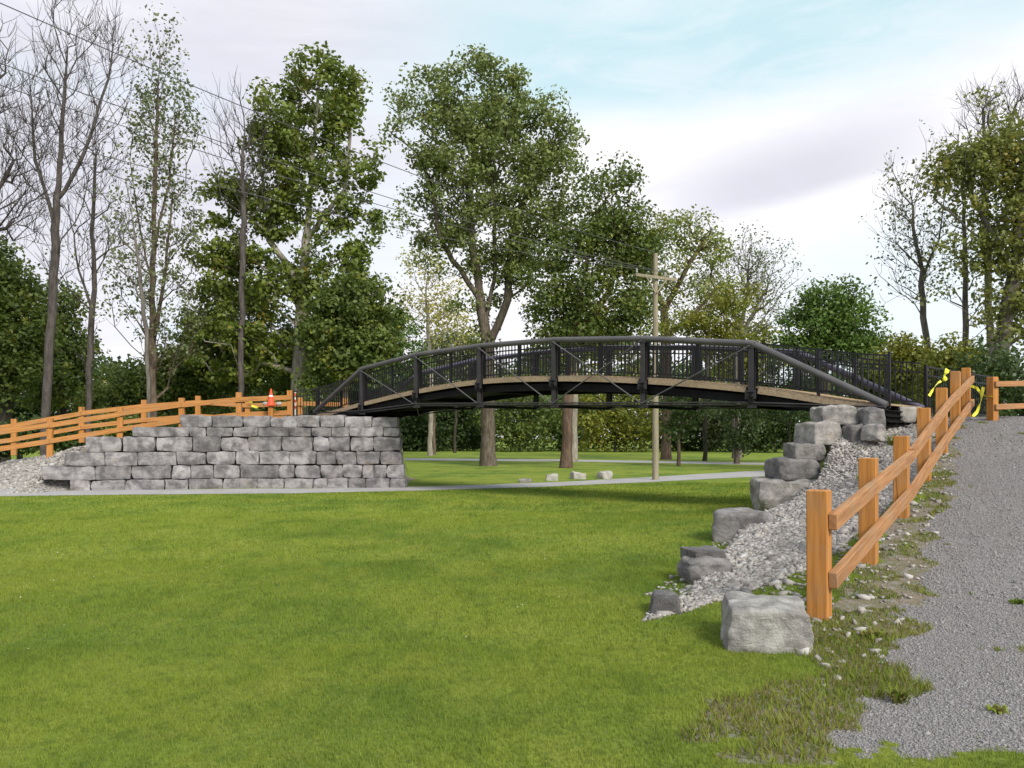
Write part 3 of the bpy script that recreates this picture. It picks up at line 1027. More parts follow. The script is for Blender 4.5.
def deckz(t_):      # smooth camber through the nodes
    i = min(5, max(0, int(math.floor(t_ + 1))))
    x = t_ + 1
    n = len(deck_z)
    i0 = min(n - 2, max(0, int(x)))
    f = x - i0
    p = [deck_z[max(0, i0 - 1)], deck_z[i0], deck_z[i0 + 1], deck_z[min(n - 1, i0 + 2)]]
    return 0.5 * ((2 * p[1]) + (-p[0] + p[2]) * f + (2 * p[0] - 5 * p[1] + 4 * p[2] - p[3]) * f * f + (-p[0] + 3 * p[1] - 3 * p[2] + p[3]) * f ** 3)


bridge = empty('footbridge', near_xy(2.5) + nrmb * 1.3, 'arched black steel truss footbridge with timber deck spanning between the stone abutments', 'bridge')


def bp(t_, side, z, off=0.0):
    p = near_xy(t_) + nrmb * (WB * side + off)
    return Vector((p.x, p.y, z))


for side in (0, 1):
    cm = M['chord'] if side == 0 else M['purple']
    m = MB()
    pts = [bp(-1, side, chord_z[0])]
    for i in range(1, 7):
        if i > 1:
            pts.append(bp(tt[i] - 0.12, side, ni(chord_z, tt[i] - 0.12) + 0.006))
        pts.append(bp(tt[i], side, chord_z[i] + 0.01))
        if i < 6:
            pts.append(bp(tt[i] + 0.12, side, ni(chord_z, tt[i] + 0.12) + 0.006))
    pts.append(bp(6, side, chord_z[7]))
    m.tube(pts, 0.078, 14)
    m.build('top_chord', cm, bridge, smooth=True)
    outs = -1 if side == 0 else 1
    for i in range(1, 7):
        t_ = tt[i]
        m = MB()
        # H-section post
        for o_ in (-0.055, 0.055):
            m.bar(bp(t_, side, bot_z[i] - 0.05, o_), bp(t_, side, chord_z[i] - 0.05, o_), 0.13, 0.012, side=dirb)
        m.bar(bp(t_, side, bot_z[i] - 0.04, 0), bp(t_, side, chord_z[i] - 0.05, 0), 0.012, 0.098, side=dirb)
        m.bar(bp(t_, side, bot_z[i] - 0.10, 0), bp(t_, side, bot_z[i] - 0.05, 0), 0.16, 0.16, side=dirb)
        vp = m.build('vertical_post', M['steel'], bridge)
        m = MB()
        m.bar(bp(t_, side, chord_z[i] - 0.10, -0.066), bp(t_, side, chord_z[i] + 0.02, -0.066), 0.20, 0.010, side=dirb)
        m.build('gusset_plate', M['steel'], bridge)
        m = MB()
        m.bar(bp(t_, side, deckz(t_) - 0.30, 0.075 * outs), bp(t_, side, deckz(t_) - 0.10, 0.075 * outs), 0.26, 0.02, side=dirb)
        m.build('gusset_plate', M['steel'], bridge)
    # diagonals
    for a, b in ((0, 1), (1, 2), (2, 3), (3, 4)):
        m = MB()
        m.tube([bp(a, side, ni(chord_z, a) - 0.05, outs * 0.08), bp(b, side, ni(bot_z, b), outs * 0.08)], 0.017, 8)
        m.build('diagonal_rod', M['rod'], bridge, smooth=True)
    for a, b in ((4, 3), (5, 4)):
        m = MB()
        m.tube([bp(a, side, ni(chord_z, a) - 0.05, outs * 0.115), bp(b, side, ni(bot_z, b), outs * 0.115)], 0.017, 8)
        m.build('diagonal_rod', M['rod'], bridge, smooth=True)
    # paired bottom tie rods
    for o_ in (-0.10, 0.10):
        m = MB()
        m.tube([bp(tt[i], side, bot_z[i] + (0.02 if o_ < 0 else -0.03), o_) for i in range(0, 8)], 0.021, 8)
        m.build('tie_rod', M['steel'], bridge, smooth=True)
    # steel joist and timber edge board, one per panel
    for i in range(7):
        a, b = tt[i] + 0.05, tt[i + 1] - 0.05
        m = MB()
        k = 6
        for q in range(k):
            ta = a + (b - a) * q / k; tb = a + (b - a) * (q + 1) / k
            m.bar(bp(ta, side, deckz(ta) - 0.100, 0.02 * -outs), bp(tb, side, deckz(tb) - 0.100, 0.02 * -outs), 0.07, 0.125)
        m.build('edge_beam', M['plank'], bridge)
        m = MB()
        m.bar(bp(tt[i] + 0.02, side, deckz(tt[i]) - 0.30, -0.14 * outs), bp(tt[i + 1] - 0.02, side, deckz(tt[i + 1]) - 0.30, -0.14 * outs), 0.10, 0.19)
        m.build('joist', M['black'], bridge)
    # picket railing inside each truss, one panel between posts
    ro = -outs * 0.17
    for i in range(7):
        t0_, t1_ = tt[i], tt[i + 1]
        m = MB()
        def rz(t_, h): return deckz(t_) + h
        for h in (0.10, 0.78, 0.98):
            for q in range(4):
                ta = t0_ + q / 4; tb = t0_ + (q + 1) / 4
                m.bar(bp(ta, side, rz(ta, h), ro), bp(tb, side, rz(tb, h), ro), 0.03, 0.035)
        for q in range(24):
            ta = t0_ + (q + 0.5) / 24
            m.bar(bp(ta, side, rz(ta, 0.10), ro), bp(ta, side, rz(ta, 0.98), ro), 0.024, 0.024, side=dirb)
        for ta in (t0_ + 0.0, t0_ + 0.5):
            m.bar(bp(ta + (0.01 if ta == t0_ else 0), side, rz(ta, -0.02), ro), bp(ta + (0.01 if ta == t0_ else 0), side, rz(ta, 1.02), ro), 0.06, 0.06, side=dirb)
        if i == 6 and side == 0:
            m.bar(bp(t1_, side, rz(t1_, -0.1), ro), bp(t1_, side, rz(t1_, 1.05), ro), 0.055, 0.055, side=dirb)
        m.build('railing_panel', M['picket'], bridge)
# deck boards laid across, one mesh
m = MB()
nb = 140
for k in range(nb):
    ta = -1 + 7 * (k + 0.5) / nb
    tb = ta + 0.001
    c = bp(ta, 0, deckz(ta) - 0.02 + random.uniform(-.004, .004), 0)
    m.bar(c + nrmb * 0.08, c + nrmb * (WB - 0.08), 0.135, 0.04)
m.build('deck', M['plank'], bridge)
m = MB()
for i in range(7):
    for o_ in (0.33, 0.67):
        m.bar(bp(tt[i], o_, deckz(tt[i]) - 0.14), bp(tt[i + 1], o_, deckz(tt[i + 1]) - 0.14), 0.09, 0.19)
    a, b = tt[i], tt[i + 1]
    m.bar(bp(a, 0.5, deckz(a) - 0.25), bp(b, 0.5, deckz(b) - 0.25), WB - 0.5, 0.02)
m.build('underdeck', M['black'], bridge)
for i in range(0, 8):
    t_ = tt[i]
    m = MB()
    for z_, h_ in ((deckz(t_) - 0.26, 0.24),):
        m.bar(bp(t_, 0, z_, -0.12), bp(t_, 1, z_, 0.12), 0.16, 0.02)
        m.bar(bp(t_, 0, z_ + h_ / 2 - 0.01, -0.12), bp(t_, 1, z_ + h_ / 2 - 0.01, 0.12), 0.16, 0.02)
        m.bar(bp(t_, 0, z_, -0.12), bp(t_, 1, z_, 0.12), 0.03, h_)
        m.bar(bp(t_, 0, z_ - h_ / 2 + 0.01, -0.12), bp(t_, 1, z_ - h_ / 2 + 0.01, 0.12), 0.16, 0.02)
    m.build('floor_beam', M['black'], bridge)
    if 0 < i < 7:
        m = MB()
        m.bar(bp(t_, 0, bot_z[i] - 0.07, 0.06), bp(t_, 1, bot_z[i] - 0.07, -0.06), 0.06, 0.07)
        m.build('lower_strut', M['black'], bridge)
for i in range(1, 6):
    m = MB()
    m.tube([bp(tt[i], 0, bot_z[i] - 0.03), bp(tt[i + 1], 1, bot_z[i + 1] - 0.03)], 0.014, 6)
    m.tube([bp(tt[i], 1, bot_z[i] - 0.06), bp(tt[i + 1], 0, bot_z[i + 1] - 0.06)], 0.014, 6)
    m.build('wind_brace', M['steel'], bridge)


def picket_fence(label, A, B, H, npanel, sp=0.118, postw=0.07):
    root = empty('picket_fence', A, label, 'fence')
    A = Vector(A); B = Vector(B)
    d = B - A; dh = Vector((d.x, d.y, 0)).normalized()
    for k in range(npanel + 1):
        p = A + d * (k / npanel)
        m = MB(); m.bar(p - Vector((0, 0, .15)), p + Vector((0, 0, H + 0.04)), postw, postw, side=dh)
        m.build('post', M['picket'], root)
    for k in range(npanel):
        a = A + d * (k / npanel); b = A + d * ((k + 1) / npanel)
        m = MB()
        for h in (0.08, H - 0.2, H):
            m.bar(a + Vector((0, 0, h)), b + Vector((0, 0, h)), 0.03, 0.035)
        n = int((b - a).length / sp)
        for q in range(n):
            p = a + (b - a) * ((q + 0.5) / n)
            m.bar(p + Vector((0, 0, 0.03)), p + Vector((0, 0, H)), 0.017, 0.017, side=dh)
        m.build('picket_panel', M['picket'], root)
    return root


fe = bp(6, 1, 2.25, 0.2)
picket_fence('black picket fence running right from the far corner of the bridge', fe, Vector((12.45, 20.5, 2.2)), 1.08, 2)
picket_fence('short black picket fence between the timber fence and the left end of the bridge', Vector((-8.02, 28.9, 2.42)), bp(-1, 0, 2.55, 0.17) + Vector((-0.05, 0, 0)), 0.98, 1)

# ------------------------------------------------------------------ small things at the fences
# traffic cone on top of a fence post
pc = P(271, 406, 28.35)
cone = empty('traffic_cone', pc, 'orange traffic cone on top of a short post above the stone wall', 'traffic cone')
m = MB(); m.bar(pc + Vector((0, 0, 0.0)), pc + Vector((0, 0, 0.035)), 0.34, 0.34, side=Vector((1, 0, 0)), ch=0.01); m.build('base', M['orange'], cone)
m = MB(); m.tube([pc + Vector((0, 0, h)) for h in (0.035, 0.27, 0.41, 0.59, 0.62)], [0.145, 0.09, 0.062, 0.028, 0.022], 20); m.build('body', M['orange'], cone, smooth=True)
m = MB(); m.tube([pc + Vector((0, 0, h)) for h in (0.33, 0.39)], [0.083, 0.071], 20, caps=False); m.build('reflective_band', M['white'], cone, smooth=True)
# the post that carries it
m = MB(); m.bar(Vector((pc.x, pc.y, pc.z - 0.6)), pc - Vector((0, 0, 0.002)), 0.16, 0.16, side=Vector((1, 0, 0)), ch=0.01)
tag(m.build('fence_post', M['post']), 'orange stained post standing alone under the traffic cone', 'post')
# striped marker post beside the bridge railing
pm = P(294.5, 411, 29.6)
mk = empty('marker_post', pm, 'thin red and white striped marker post by the left bridge railing', 'marker post')
m = MB(); m.tube([pm - Vector((0, 0, 0.3)), pm + Vector((0, 0, 0.70))], 0.05, 12); m.build('pole', M['white'], mk, smooth=True)
for q in range(3):
    m = MB(); m.tube([pm + Vector((0, 0, 0.08 + q * 0.24)), pm + Vector((0, 0, 0.19 + q * 0.24))], 0.054, 12); m.build('red_band', M['orange'], mk, smooth=True)
# two white sandbag like bundles hanging beside the cone
for px, lab in ((265.5, 'small pale bundle on the rail left of the traffic cone'), (279, 'small pale bundle on the rail right of the traffic cone')):
    q = P(px, 405.5, 28.4)
    me = rock_mesh('sandbag', (0.19, 0.14, 0.13), int(px), 8, 0.06, 0.4, M['ceramic'])
    o = link('sandbag', me, None, q); tag(o, lab, 'sandbag')


def tape(label, pts, wd=0.05, twist=2.0, seed=0):
    rs = random.Random(seed)
    pts = [Vector(p) for p in pts]
    # densify
    out = []
    for a, b in zip(pts[:-1], pts[1:]):
        for k in range(6):
            out.append(a.lerp(b, k / 6))
    out.append(pts[-1])
    V = []; Fs = []
    th = 0.002
    for i, p in enumerate(out):
        d = (out[min(i + 1, len(out) - 1)] - out[max(0, i - 1)]).normalized()
        a = i / len(out) * twist * PI + rs.uniform(-.2, .2)
        ref = Vector((0, 1, 0))
        s = d.cross(ref).normalized(); u = d.cross(s).normalized()
        w_ = s * math.cos(a) + u * math.sin(a) * 0.8
        nn = d.cross(w_).normalized() * th
        V += [p - w_ * wd / 2 - nn, p + w_ * wd / 2 - nn, p + w_ * wd / 2 + nn, p - w_ * wd / 2 + nn]
    for i in range(len(out) - 1):
        for k in range(4):
            Fs.append((i * 4 + k, i * 4 + (k + 1) % 4, (i + 1) * 4 + (k + 1) % 4, (i + 1) * 4 + k))
    me = bpy.data.meshes.new('caution_tape')
    o0 = out[0]
    me.from_pydata([tuple(v - o0) for v in V], [], Fs)
    me.materials.append(M['yellow'])
    o = link('caution_tape', me, None, o0)
    return tag(o, label, 'caution tape')


tape('yellow caution tape sagging from the end of the near fence to the short right fence', [P(970, 385.5, 18.2), P(977, 388, 18.1), P(981, 394, 17.9), P(986, 396, 17.7), P(993, 397, 17.45)], 0.06, 1.0, 1)
tape('loose yellow caution tape hanging down to the gravel between the two fences', [P(983.5, 387, 17.7), P(982, 394, 17.7), P(980.5, 403, 17.7), P(977, 412, 17.7), P(973, 416.5, 17.6)], 0.07, 1.4, 2)
tape('yellow caution tape knotted on top of the second to last near fence post', [P(947.5, 369, 16.5), P(946.5, 373, 16.45), P(944.5, 376, 16.4), P(945, 379, 16.4), P(944, 381, 16.4)], 0.09, 1.5, 3)
tape('yellow caution tape stretched above the third to last post of the near fence', [P(929, 396, 14.6), P(934, 388, 14.7), P(937, 384, 15.2), P(941, 381, 15.8)], 0.05, 0.8, 4)
tape('yellow caution tape hanging on the far timber fence left of the traffic cone', [P(249.5, 401, 31.6), P(253, 403.5, 31.6), P(252, 406, 31.6), P(258, 407.5, 31.6)], 0.08, 1.2, 6)

# ------------------------------------------------------------------ utility pole and wires
pole_base = Vector((P(655.5, 480, 31.9).x, 31.9, 0))


def utility_pole(base, label, H=9.15):
    r = empty('utility_pole', base, label, 'utility pole', 'utility poles')
    m = MB(); m.tube([base + Vector((0, 0, h)) for h in (-0.3, 0, 3, 6, H)], [0.14, 0.135, 0.12, 0.105, 0.09], 14); m.build('pole', M['pole'], r, smooth=True)
    ad = Vector((0.86, 0.5, 0)).normalized()
    c = base + Vector((0, -0.17, H - 1.0))
    m = MB(); m.bar(c - ad * 1.05, c + ad * 1.05, 0.09, 0.12, ch=0.006); m.build('crossarm', M['pole'], r)
    for s_ in (-1, 1):
        m = MB(); m.bar(c + ad * 0.52 * s_ + Vector((0, -0.055, -0.05)), c + Vector((0, 0.0, -0.62)) + ad * 0.03 * s_, 0.03, 0.05); m.build('brace', M['pole'], r)
    for q, z0 in ((-1.0, 0.06), (0.45, 0.06), (1.0, 0.06)):
        m = MB(); b = c + ad * q + Vector((0, 0, z0)); m.tube([b, b + Vector((0, 0, .05)), b + Vector((0, 0, .1)), b + Vector((0, 0, .15)), b + Vector((0, 0, 0.19))], [0.02, 0.045, 0.03, 0.05, 0.025], 10); m.build('insulator', M['ceramic'], r, smooth=True)
    return r, c, ad


up, ctr, ad = utility_pole(pole_base, 'weathered wooden utility pole with one crossarm standing behind the bridge')
ends = [(ctr - ad * 1.0 + Vector((0, 0, 0.24)), (0, 127, 17.8), 'lowest wire strung from the left tip of the utility pole crossarm', 'wire'),
        (ctr + ad * 0.45 + Vector((0, 0, 0.24)), (0, 85, 16.8), 'wire strung second lowest across the left sky to the pole crossarm', 'wire'),
        (ctr + ad * 1.0 + Vector((0, 0, 0.24)), (0, 63, 16.0), 'wire strung second highest across the left sky to the pole crossarm', 'wire'),
        (pole_base + Vector((0, 0, 9.2)), (0, 3, 14.2), 'highest wire running from the pole tip to the upper left corner', 'wire')]
for A, (px, py, Z), lab, nm in ends:
    Q = P(px, py, Z)
    dh = Vector((Q.x - A.x, Q.y - A.y, 0)); tq = 0.72
    sag = 0.75
    Bx = A.x + dh.x / tq; By = A.y + dh.y / tq
    # z(t)=A.z+(Bz-A.z)t - 4 sag t(1-t)
    Bz = A.z + (Q.z + 4 * sag * tq * (1 - tq) - A.z) / tq
    pts = []
    for k in range(41):
        t_ = k / 40
        pts.append(Vector((A.x + (Bx - A.x) * t_, A.y + (By - A.y) * t_, A.z + (Bz - A.z) * t_ - 4 * sag * t_ * (1 - t_))))
    m = MB(); m.tube(pts, 0.010, 6)
    o = m.build('overhead_wire', M['wire'], smooth=True, origin=A)
    tag(o, lab, 'wire', 'overhead wires')

# ------------------------------------------------------------------ trees
def skeleton(trunks, attractors, rnd, step=0.7, bias=0.5, curve=0.12, wob=0.08):
    """nodes grown from the trunk lines to each attractor; returns positions, parents, counts"""
    pos_ = []; par = []; is_tr = []
    for ti, line_ in enumerate(trunks):
        prev = -1
        if ti > 0:
            # attach to closest node
            d = [(Vector(p) - line_[0]).length for p in pos_]
            prev = int(np.argmin(d))
        for a, b in zip(line_[:-1], line_[1:]):
            n = max(1, int((b - a).length / step))
            for k in range(n):
                p = a.lerp(b, k / n)
                if ti > 0 and a is line_[0] and k == 0:
                    continue
                p = p + Vector((rnd.gauss(0, wob * .4), rnd.gauss(0, wob * .4), 0))
                pos_.append(tuple(p)); par.append(prev); prev = len(pos_) - 1
        pos_.append(tuple(line_[-1])); par.append(prev)
    cap = len(pos_) + len(attractors) * 30
    A = np.zeros((cap, 3)); A[:len(pos_)] = pos_
    n = len(pos_)
    par = par + [0] * (cap - n)
    zmin = min(p[2] for p in pos_)
    att = sorted(attractors, key=lambda q: float(np.min(np.linalg.norm(A[:n] - np.array(q), axis=1))))
    base_h = min(q[2] for q in attractors) if attractors else 0
    tips = []
    blen = np.zeros(cap)
    for q in att:
        qa = np.array(q)
        dv = A[:n] - qa
        dist = np.linalg.norm(dv, axis=1)
        hd = np.linalg.norm(dv[:, :2], axis=1)
        up_ = A[:n, 2] - qa[2] + bias * hd
        cost = dist + 1.6 * np.maximum(0, up_) + 0.12 * blen[:n]
        low = A[:n, 2] < zmin + 1.0
        cost[low] += 30
        j = int(np.argmin(cost))
        L = dist[j]
        m_ = max(1, int(L / step))
        p0 = A[j].copy()
        prev = j
        lift = Vector((rnd.gauss(0, curve), rnd.gauss(0, curve), rnd.uniform(-curve, curve * 1.5))) * L
        for k in range(1, m_ + 1):
            f = k / m_
            p = p0 * (1 - f) + qa * f + np.array(lift) * (4 * f * (1 - f)) * 0.5 + np.array([rnd.gauss(0, wob) for _ in range(3)]) * (1 if k < m_ else 0)
            A[n] = p; par[n] = prev; blen[n] = blen[j] + L * f; prev = n; n += 1
            if n >= cap - 2: break
        tips.append(prev)
        if n >= cap - 40: break
    return A[:n], np.array(par[:n]), tips


def branch_mesh(name, A, par, tips, R, rtip, mat, origin, flare=1.35):
    n = len(A)
    cnt = np.zeros(n)
    for t_ in tips: cnt[t_] += 1
    kids = [[] for _ in range(n)]
    for i in range(n):
        if par[i] >= 0: kids[par[i]].append(i)
    order = list(range(n - 1, -1, -1))
    for i in order:
        if par[i] >= 0: cnt[par[i]] += max(cnt[i], 0.3)
    root_c = max(cnt[0], 2)
    rad = np.maximum(rtip, R * (np.maximum(cnt, 1) / root_c) ** (1 / 1.85))
    z0 = A[0, 2]
    V = []; Fs = []
    done = set()
    starts = [0] + []
    stack = [(0, -1)]
    while stack:
        s, p = stack.pop()
        chain = ([p] if p >= 0 else []) + [s]
        c = s
        while kids[c]:
            ks = sorted(kids[c], key=lambda k: -rad[k])
            for k in ks[1:]:
                stack.append((k, c))
            c = ks[0]
            chain.append(c)
        if len(chain) < 2: continue
        rmax = rad[chain[1 if p >= 0 else 0]]
        sides = 12 if rmax > 0.15 else (7 if rmax > 0.05 else (4 if rmax > 0.02 else 3))
        pts = A[chain]
        rr = rad[chain].copy()
        if p >= 0: rr[0] = min(rr[0], rr[1] * 1.25)
        hh = pts[:, 2] - z0
        if p < 0:
            rr = rr * (1 + (flare - 1) * np.exp(-hh / 0.5))
        rr[-1] *= 0.5
        b0 = len(V)
        prev = None
        m_ = len(pts)
        for i in range(m_):
            d = pts[min(i + 1, m_ - 1)] - pts[max(i - 1, 0)]
            L = np.linalg.norm(d)
            d = d / L if L > 1e-9 else np.array([0, 0, 1.0])
            if prev is None:
                ref = np.array([0, 1.0, 0]) if abs(d[1]) < 0.9 else np.array([1.0, 0, 0])
                s_ = np.cross(d, ref)
            else:
                s_ = prev - d * np.dot(prev, d)
            s_ /= (np.linalg.norm(s_) + 1e-9)
            prev = s_
            u_ = np.cross(d, s_)
            for k in range(sides):
                a = 2 * PI * k / sides
                V.append(pts[i] + (s_ * math.cos(a) + u_ * math.sin(a)) * rr[i])
        for i in range(m_ - 1):
            for k in range(sides):
                Fs.append((b0 + i * sides + k, b0 + i * sides + (k + 1) % sides, b0 + (i + 1) * sides + (k + 1) % sides, b0 + (i + 1) * sides + k))
    me = np_mesh(name, np.array(V) - np.array(origin), Fs, mat, smooth=True)
    return me


def leaf_mesh(name, centers, per, sig, size, mat, rng, origin, droop=0.0):
    """leaf faces scattered in loose clumps round the branch tips"""
    cN = len(centers)
    c = np.repeat(np.array(centers), per, axis=0)
    N = len(c)
    sg = np.repeat(rng.uniform(0.65, 1.25, cN), per)[:, None] * sig
    off = rng.normal(0, 1, (N, 3))
    r = np.linalg.norm(off, axis=1, keepdims=True)
    off = off / r * np.minimum(r, 1.9) * sg * np.array([1, 1, 0.72])
    p = c + off
    p[:, 2] -= droop * rng.random(N) * sig
    # normals lean outward and upward
    nrm = off / (np.linalg.norm(off, axis=1, keepdims=True) + 1e-6) * 0.5 + rng.normal(0, 0.75, (N, 3)) + np.array([0, 0, 0.55])
    nrm /= np.linalg.norm(nrm, axis=1, keepdims=True)
    t1 = np.cross(nrm, rng.normal(0, 1, (N, 3))); t1 /= np.linalg.norm(t1, axis=1, keepdims=True)
    t2 = np.cross(nrm, t1)
    s = size * rng.uniform(0.55, 1.35, N)[:, None]
    v0 = p - t1 * s * 0.6
    v1 = p + t2 * s * 0.42 + nrm * s * 0.12
    v2 = p + t1 * s * 0.7
    v3 = p - t2 * s * 0.42 + nrm * s * 0.12
    V = np.stack([v0, v1, v2, v3], 1).reshape(-1, 3) - np.array(origin)
    Fa = np.arange(N * 4).reshape(N, 4)
    return np_mesh(name, V, Fa, mat)


def blob_points(blobs, n, Z, rng, shell=0.55, zsq=0.85):
    """sample attractors in ellipsoids given as photo ellipses at distance Z"""
    wts = np.array([b[2] * b[3] * (b[4] if len(b) > 4 else 1) for b in blobs], float); wts /= wts.sum()
    out = []
    for i in rng.choice(len(blobs), n, p=wts):
        b = blobs[i]
        u = rng.normal(0, 1, 3); u /= np.linalg.norm(u)
        r = rng.random() ** shell if shell > 0 else 1
        r = r ** 0.6
        dz = b[5] if len(b) > 5 else 0
        c = P(b[0], b[1], Z)
        rx = b[2] / F * Z; rz_ = b[3] / F * Z
        out.append((c.x + u[0] * r * rx, Z + dz + u[1] * r * min(rx, rz_ * 1.2) * zsq, max(0.3, c.z + u[2] * r * rz_)))
    return out


def tree(label, Z, trunk_px, blobs, n, R, leaf=None, bark='bark_grey', per=60, sig=0.5, size=0.16, rtip=0.012,
         bias=0.4, seed=1, name='tree', group=None, twigs=0, twl=0.9, step=0.7, shell=0.6, leaf_frac=1.0, cat='tree', curve=0.12, twig_up=0.5, gz=None, wob=0.08, crown_name='crown', droop=0.0):
    rnd = random.Random(seed); rng = np.random.default_rng(seed)
    zbase = gz if gz is not None else 0.0
    trunks = []
    for k, tl in enumerate(trunk_px):
        pts = []
        for q in tl:
            p = P(q[0], q[1], Z)
            if len(q) > 2: p.y += q[2]
            pts.append(p)
        if k == 0:
            pts[0].z = zbase
        trunks.append(pts)
    base = trunks[0][0].copy()
    att = blob_points(blobs, n, Z, rng, shell)
    A, par, tips = skeleton(trunks, att, rnd, step, bias, curve, wob)
    endt = list(tips)
    if twigs:
        A2 = [A]; par2 = list(par); nn = len(A); newt = []
        for t_ in tips:
            base_p = A[t_]
            pd = base_p - A[par[t_]] if par[t_] >= 0 else np.array([0, 0, 1.0])
            pd = pd / (np.linalg.norm(pd) + 1e-6)
            for _ in range(twigs):
                d = pd * 0.7 + rng.normal(0, 0.55, 3) + np.array([0, 0, twig_up])
                d /= np.linalg.norm(d)
                L = twl * rng.uniform(0.4, 1.2)
                mid = base_p + d * L * 0.5 + rng.normal(0, 0.05, 3)
                end = base_p + d * L + np.array([0, 0, 0.15 * L]) + rng.normal(0, 0.05, 3)
                A2.append(np.array([mid, end])); par2 += [t_, nn]; newt.append(nn + 1); nn += 2
        A = np.concatenate(A2); par = np.array(par2); endt = newt
    root = empty(name, base, label, cat, group)
    me = branch_mesh('trunk', A, par, endt, R, rtip, M[bark], base)
    link('trunk', me, root)
    if leaf:
        cs = A[endt] if not twigs else A[endt]
        cs = cs[rng.random(len(cs)) < leaf_frac]
        if len(cs):
            me = leaf_mesh('crown', cs, per, sig, size, leaf, rng, base, droop)
            link(crown_name, me, root)
    return root


L_ = {}
L_['maple'] = mat_leaf('leaf_sycamore', (0.055, 0.085, 0.016), (0.140, 0.175, 0.028), (0.24, 0.20, 0.03), 0.04)
L_['cotton'] = mat_leaf('leaf_cottonwood', (0.075, 0.105, 0.030), (0.165, 0.200, 0.058), (0.20, 0.19, 0.04), 0.02)
L_['gold'] = mat_leaf('leaf_gold_green', (0.090, 0.110, 0.028), (0.175, 0.190, 0.045), (0.30, 0.24, 0.04), 0.06)
L_['dark'] = mat_leaf('leaf_dark', (0.046, 0.074, 0.018), (0.115, 0.150, 0.032), (0.19, 0.20, 0.025), 0.06)
L_['deep'] = mat_leaf('leaf_deep', (0.022, 0.042, 0.014), (0.060, 0.095, 0.024), (0.10, 0.15, 0.03), 0.03)
L_['light'] = mat_leaf('leaf_light', (0.105, 0.145, 0.040), (0.19, 0.225, 0.055), (0.30, 0.26, 0.05), 0.10)
L_['yellow'] = mat_leaf('leaf_yellow', (0.17, 0.175, 0.04), (0.33, 0.31, 0.07), (0.42, 0.36, 0.09), 0.12)
L_['green'] = mat_leaf('leaf_green', (0.048, 0.092, 0.018), (0.105, 0.170, 0.032))
L_['sage'] = mat_leaf('leaf_sage', (0.085, 0.105, 0.050), (0.150, 0.175, 0.080))
L_['olive'] = mat_leaf('leaf_olive', (0.085, 0.105, 0.016), (0.185, 0.195, 0.028), (0.26, 0.23, 0.03), 0.08)
TG = 'trees around the park lawn'

# the tall cottonwood behind the bridge
tree('tallest broad cottonwood with a thick pale trunk behind the middle of the bridge', 48,
     [[(488, 466), (488, 400), (486, 340), (480, 300), (472, 240), (468, 190), (480, 120)], [(487, 350), (508, 300), (512, 240), (530, 180)], [(480, 300), (440, 240), (430, 180)],
      [(484, 330), (494, 280), (495, 220), (490, 150)]],
     [(482, 98, 46, 40), (430, 120, 50, 50), (525, 135, 58, 48), (480, 150, 75, 55), (440, 195, 55, 45), (540, 205, 46, 50), (495, 225, 60, 40), (560, 145, 28, 32), (440, 245, 34, 30), (530, 265, 34, 32), (482, 64, 13, 15), (485, 320, 22, 34, 0.5), (470, 285, 30, 26, .5), (515, 290, 26, 30, .5)],
     420, 0.43, L_['cotton'], 'bark_cotton', per=120, sig=0.50, size=0.18, leaf_frac=0.86, seed=21, group=TG, name='cottonwood_tree')
# big sycamore left
tree('tall leafy sycamore with a pale trunk rising behind the traffic cone', 42,
     [[(300, 420), (300, 360), (302, 300), (306, 240), (312, 160), (320, 80)], [(303, 290), (270, 240), (262, 170)], [(306, 240), (345, 190), (352, 110)]],
     [(318, 80, 38, 26), (305, 120, 55, 38), (352, 100, 22, 36), (275, 160, 34, 34), (300, 180, 30, 24), (345, 165, 38, 42), (250, 210, 40, 26, 0.7), (310, 220, 62, 38), (224, 190, 26, 12, 1.6), (222, 258, 34, 22, 1.2), (212, 225, 14, 10, 1.5), (370, 215, 26, 14, .9), (362, 250, 20, 14, .9), (330, 275, 50, 30, .8), (252, 285, 58, 40, 1.3), (340, 320, 55, 40), (235, 345, 60, 42, 1.4), (325, 62, 18, 12)],
     500, 0.42, L_['maple'], 'bark_pale', per=75, sig=0.38, size=0.20, leaf_frac=0.95, seed=22, group=TG, name='sycamore_tree')
tree('lower leafy tree filling the space under the tall sycamore', 46,
     [[(245, 425), (245, 380), (248, 330), (250, 290)]],
     [(230, 320, 40, 36), (265, 345, 45, 36), (215, 365, 40, 34), (290, 375, 50, 26), (330, 350, 45, 30)],
     170, 0.25, L_['dark'], 'bark_brown', per=95, sig=0.5, size=0.19, seed=23, group=TG)
tree('round dark green tree just left of the bridge end, under the sycamore', 40,
     [[(345, 430), (345, 390), (348, 340), (352, 300)]],
     [(355, 300, 35, 26), (335, 330, 42, 30), (378, 325, 26, 26), (350, 360, 50, 22), (300, 395, 40, 20, .6)],
     150, 0.2, L_['dark'], 'bark_brown', per=90, sig=0.42, size=0.18, seed=24, group=TG)
# dead thin tree in front of the sycamore
tree('thin leafless tree standing in front of the left edge of the sycamore', 40,
     [[(240, 420), (241, 330), (243, 250), (243, 180), (244, 100)]],
     [(240, 120, 30, 35), (228, 165, 24, 40), (256, 160, 22, 50), (243, 215, 26, 50, .5)],
     110, 0.15, None, 'twig', rtip=0.010, bias=1.2, seed=25, group=TG, twigs=3, twl=1.0, name='bare_tree')
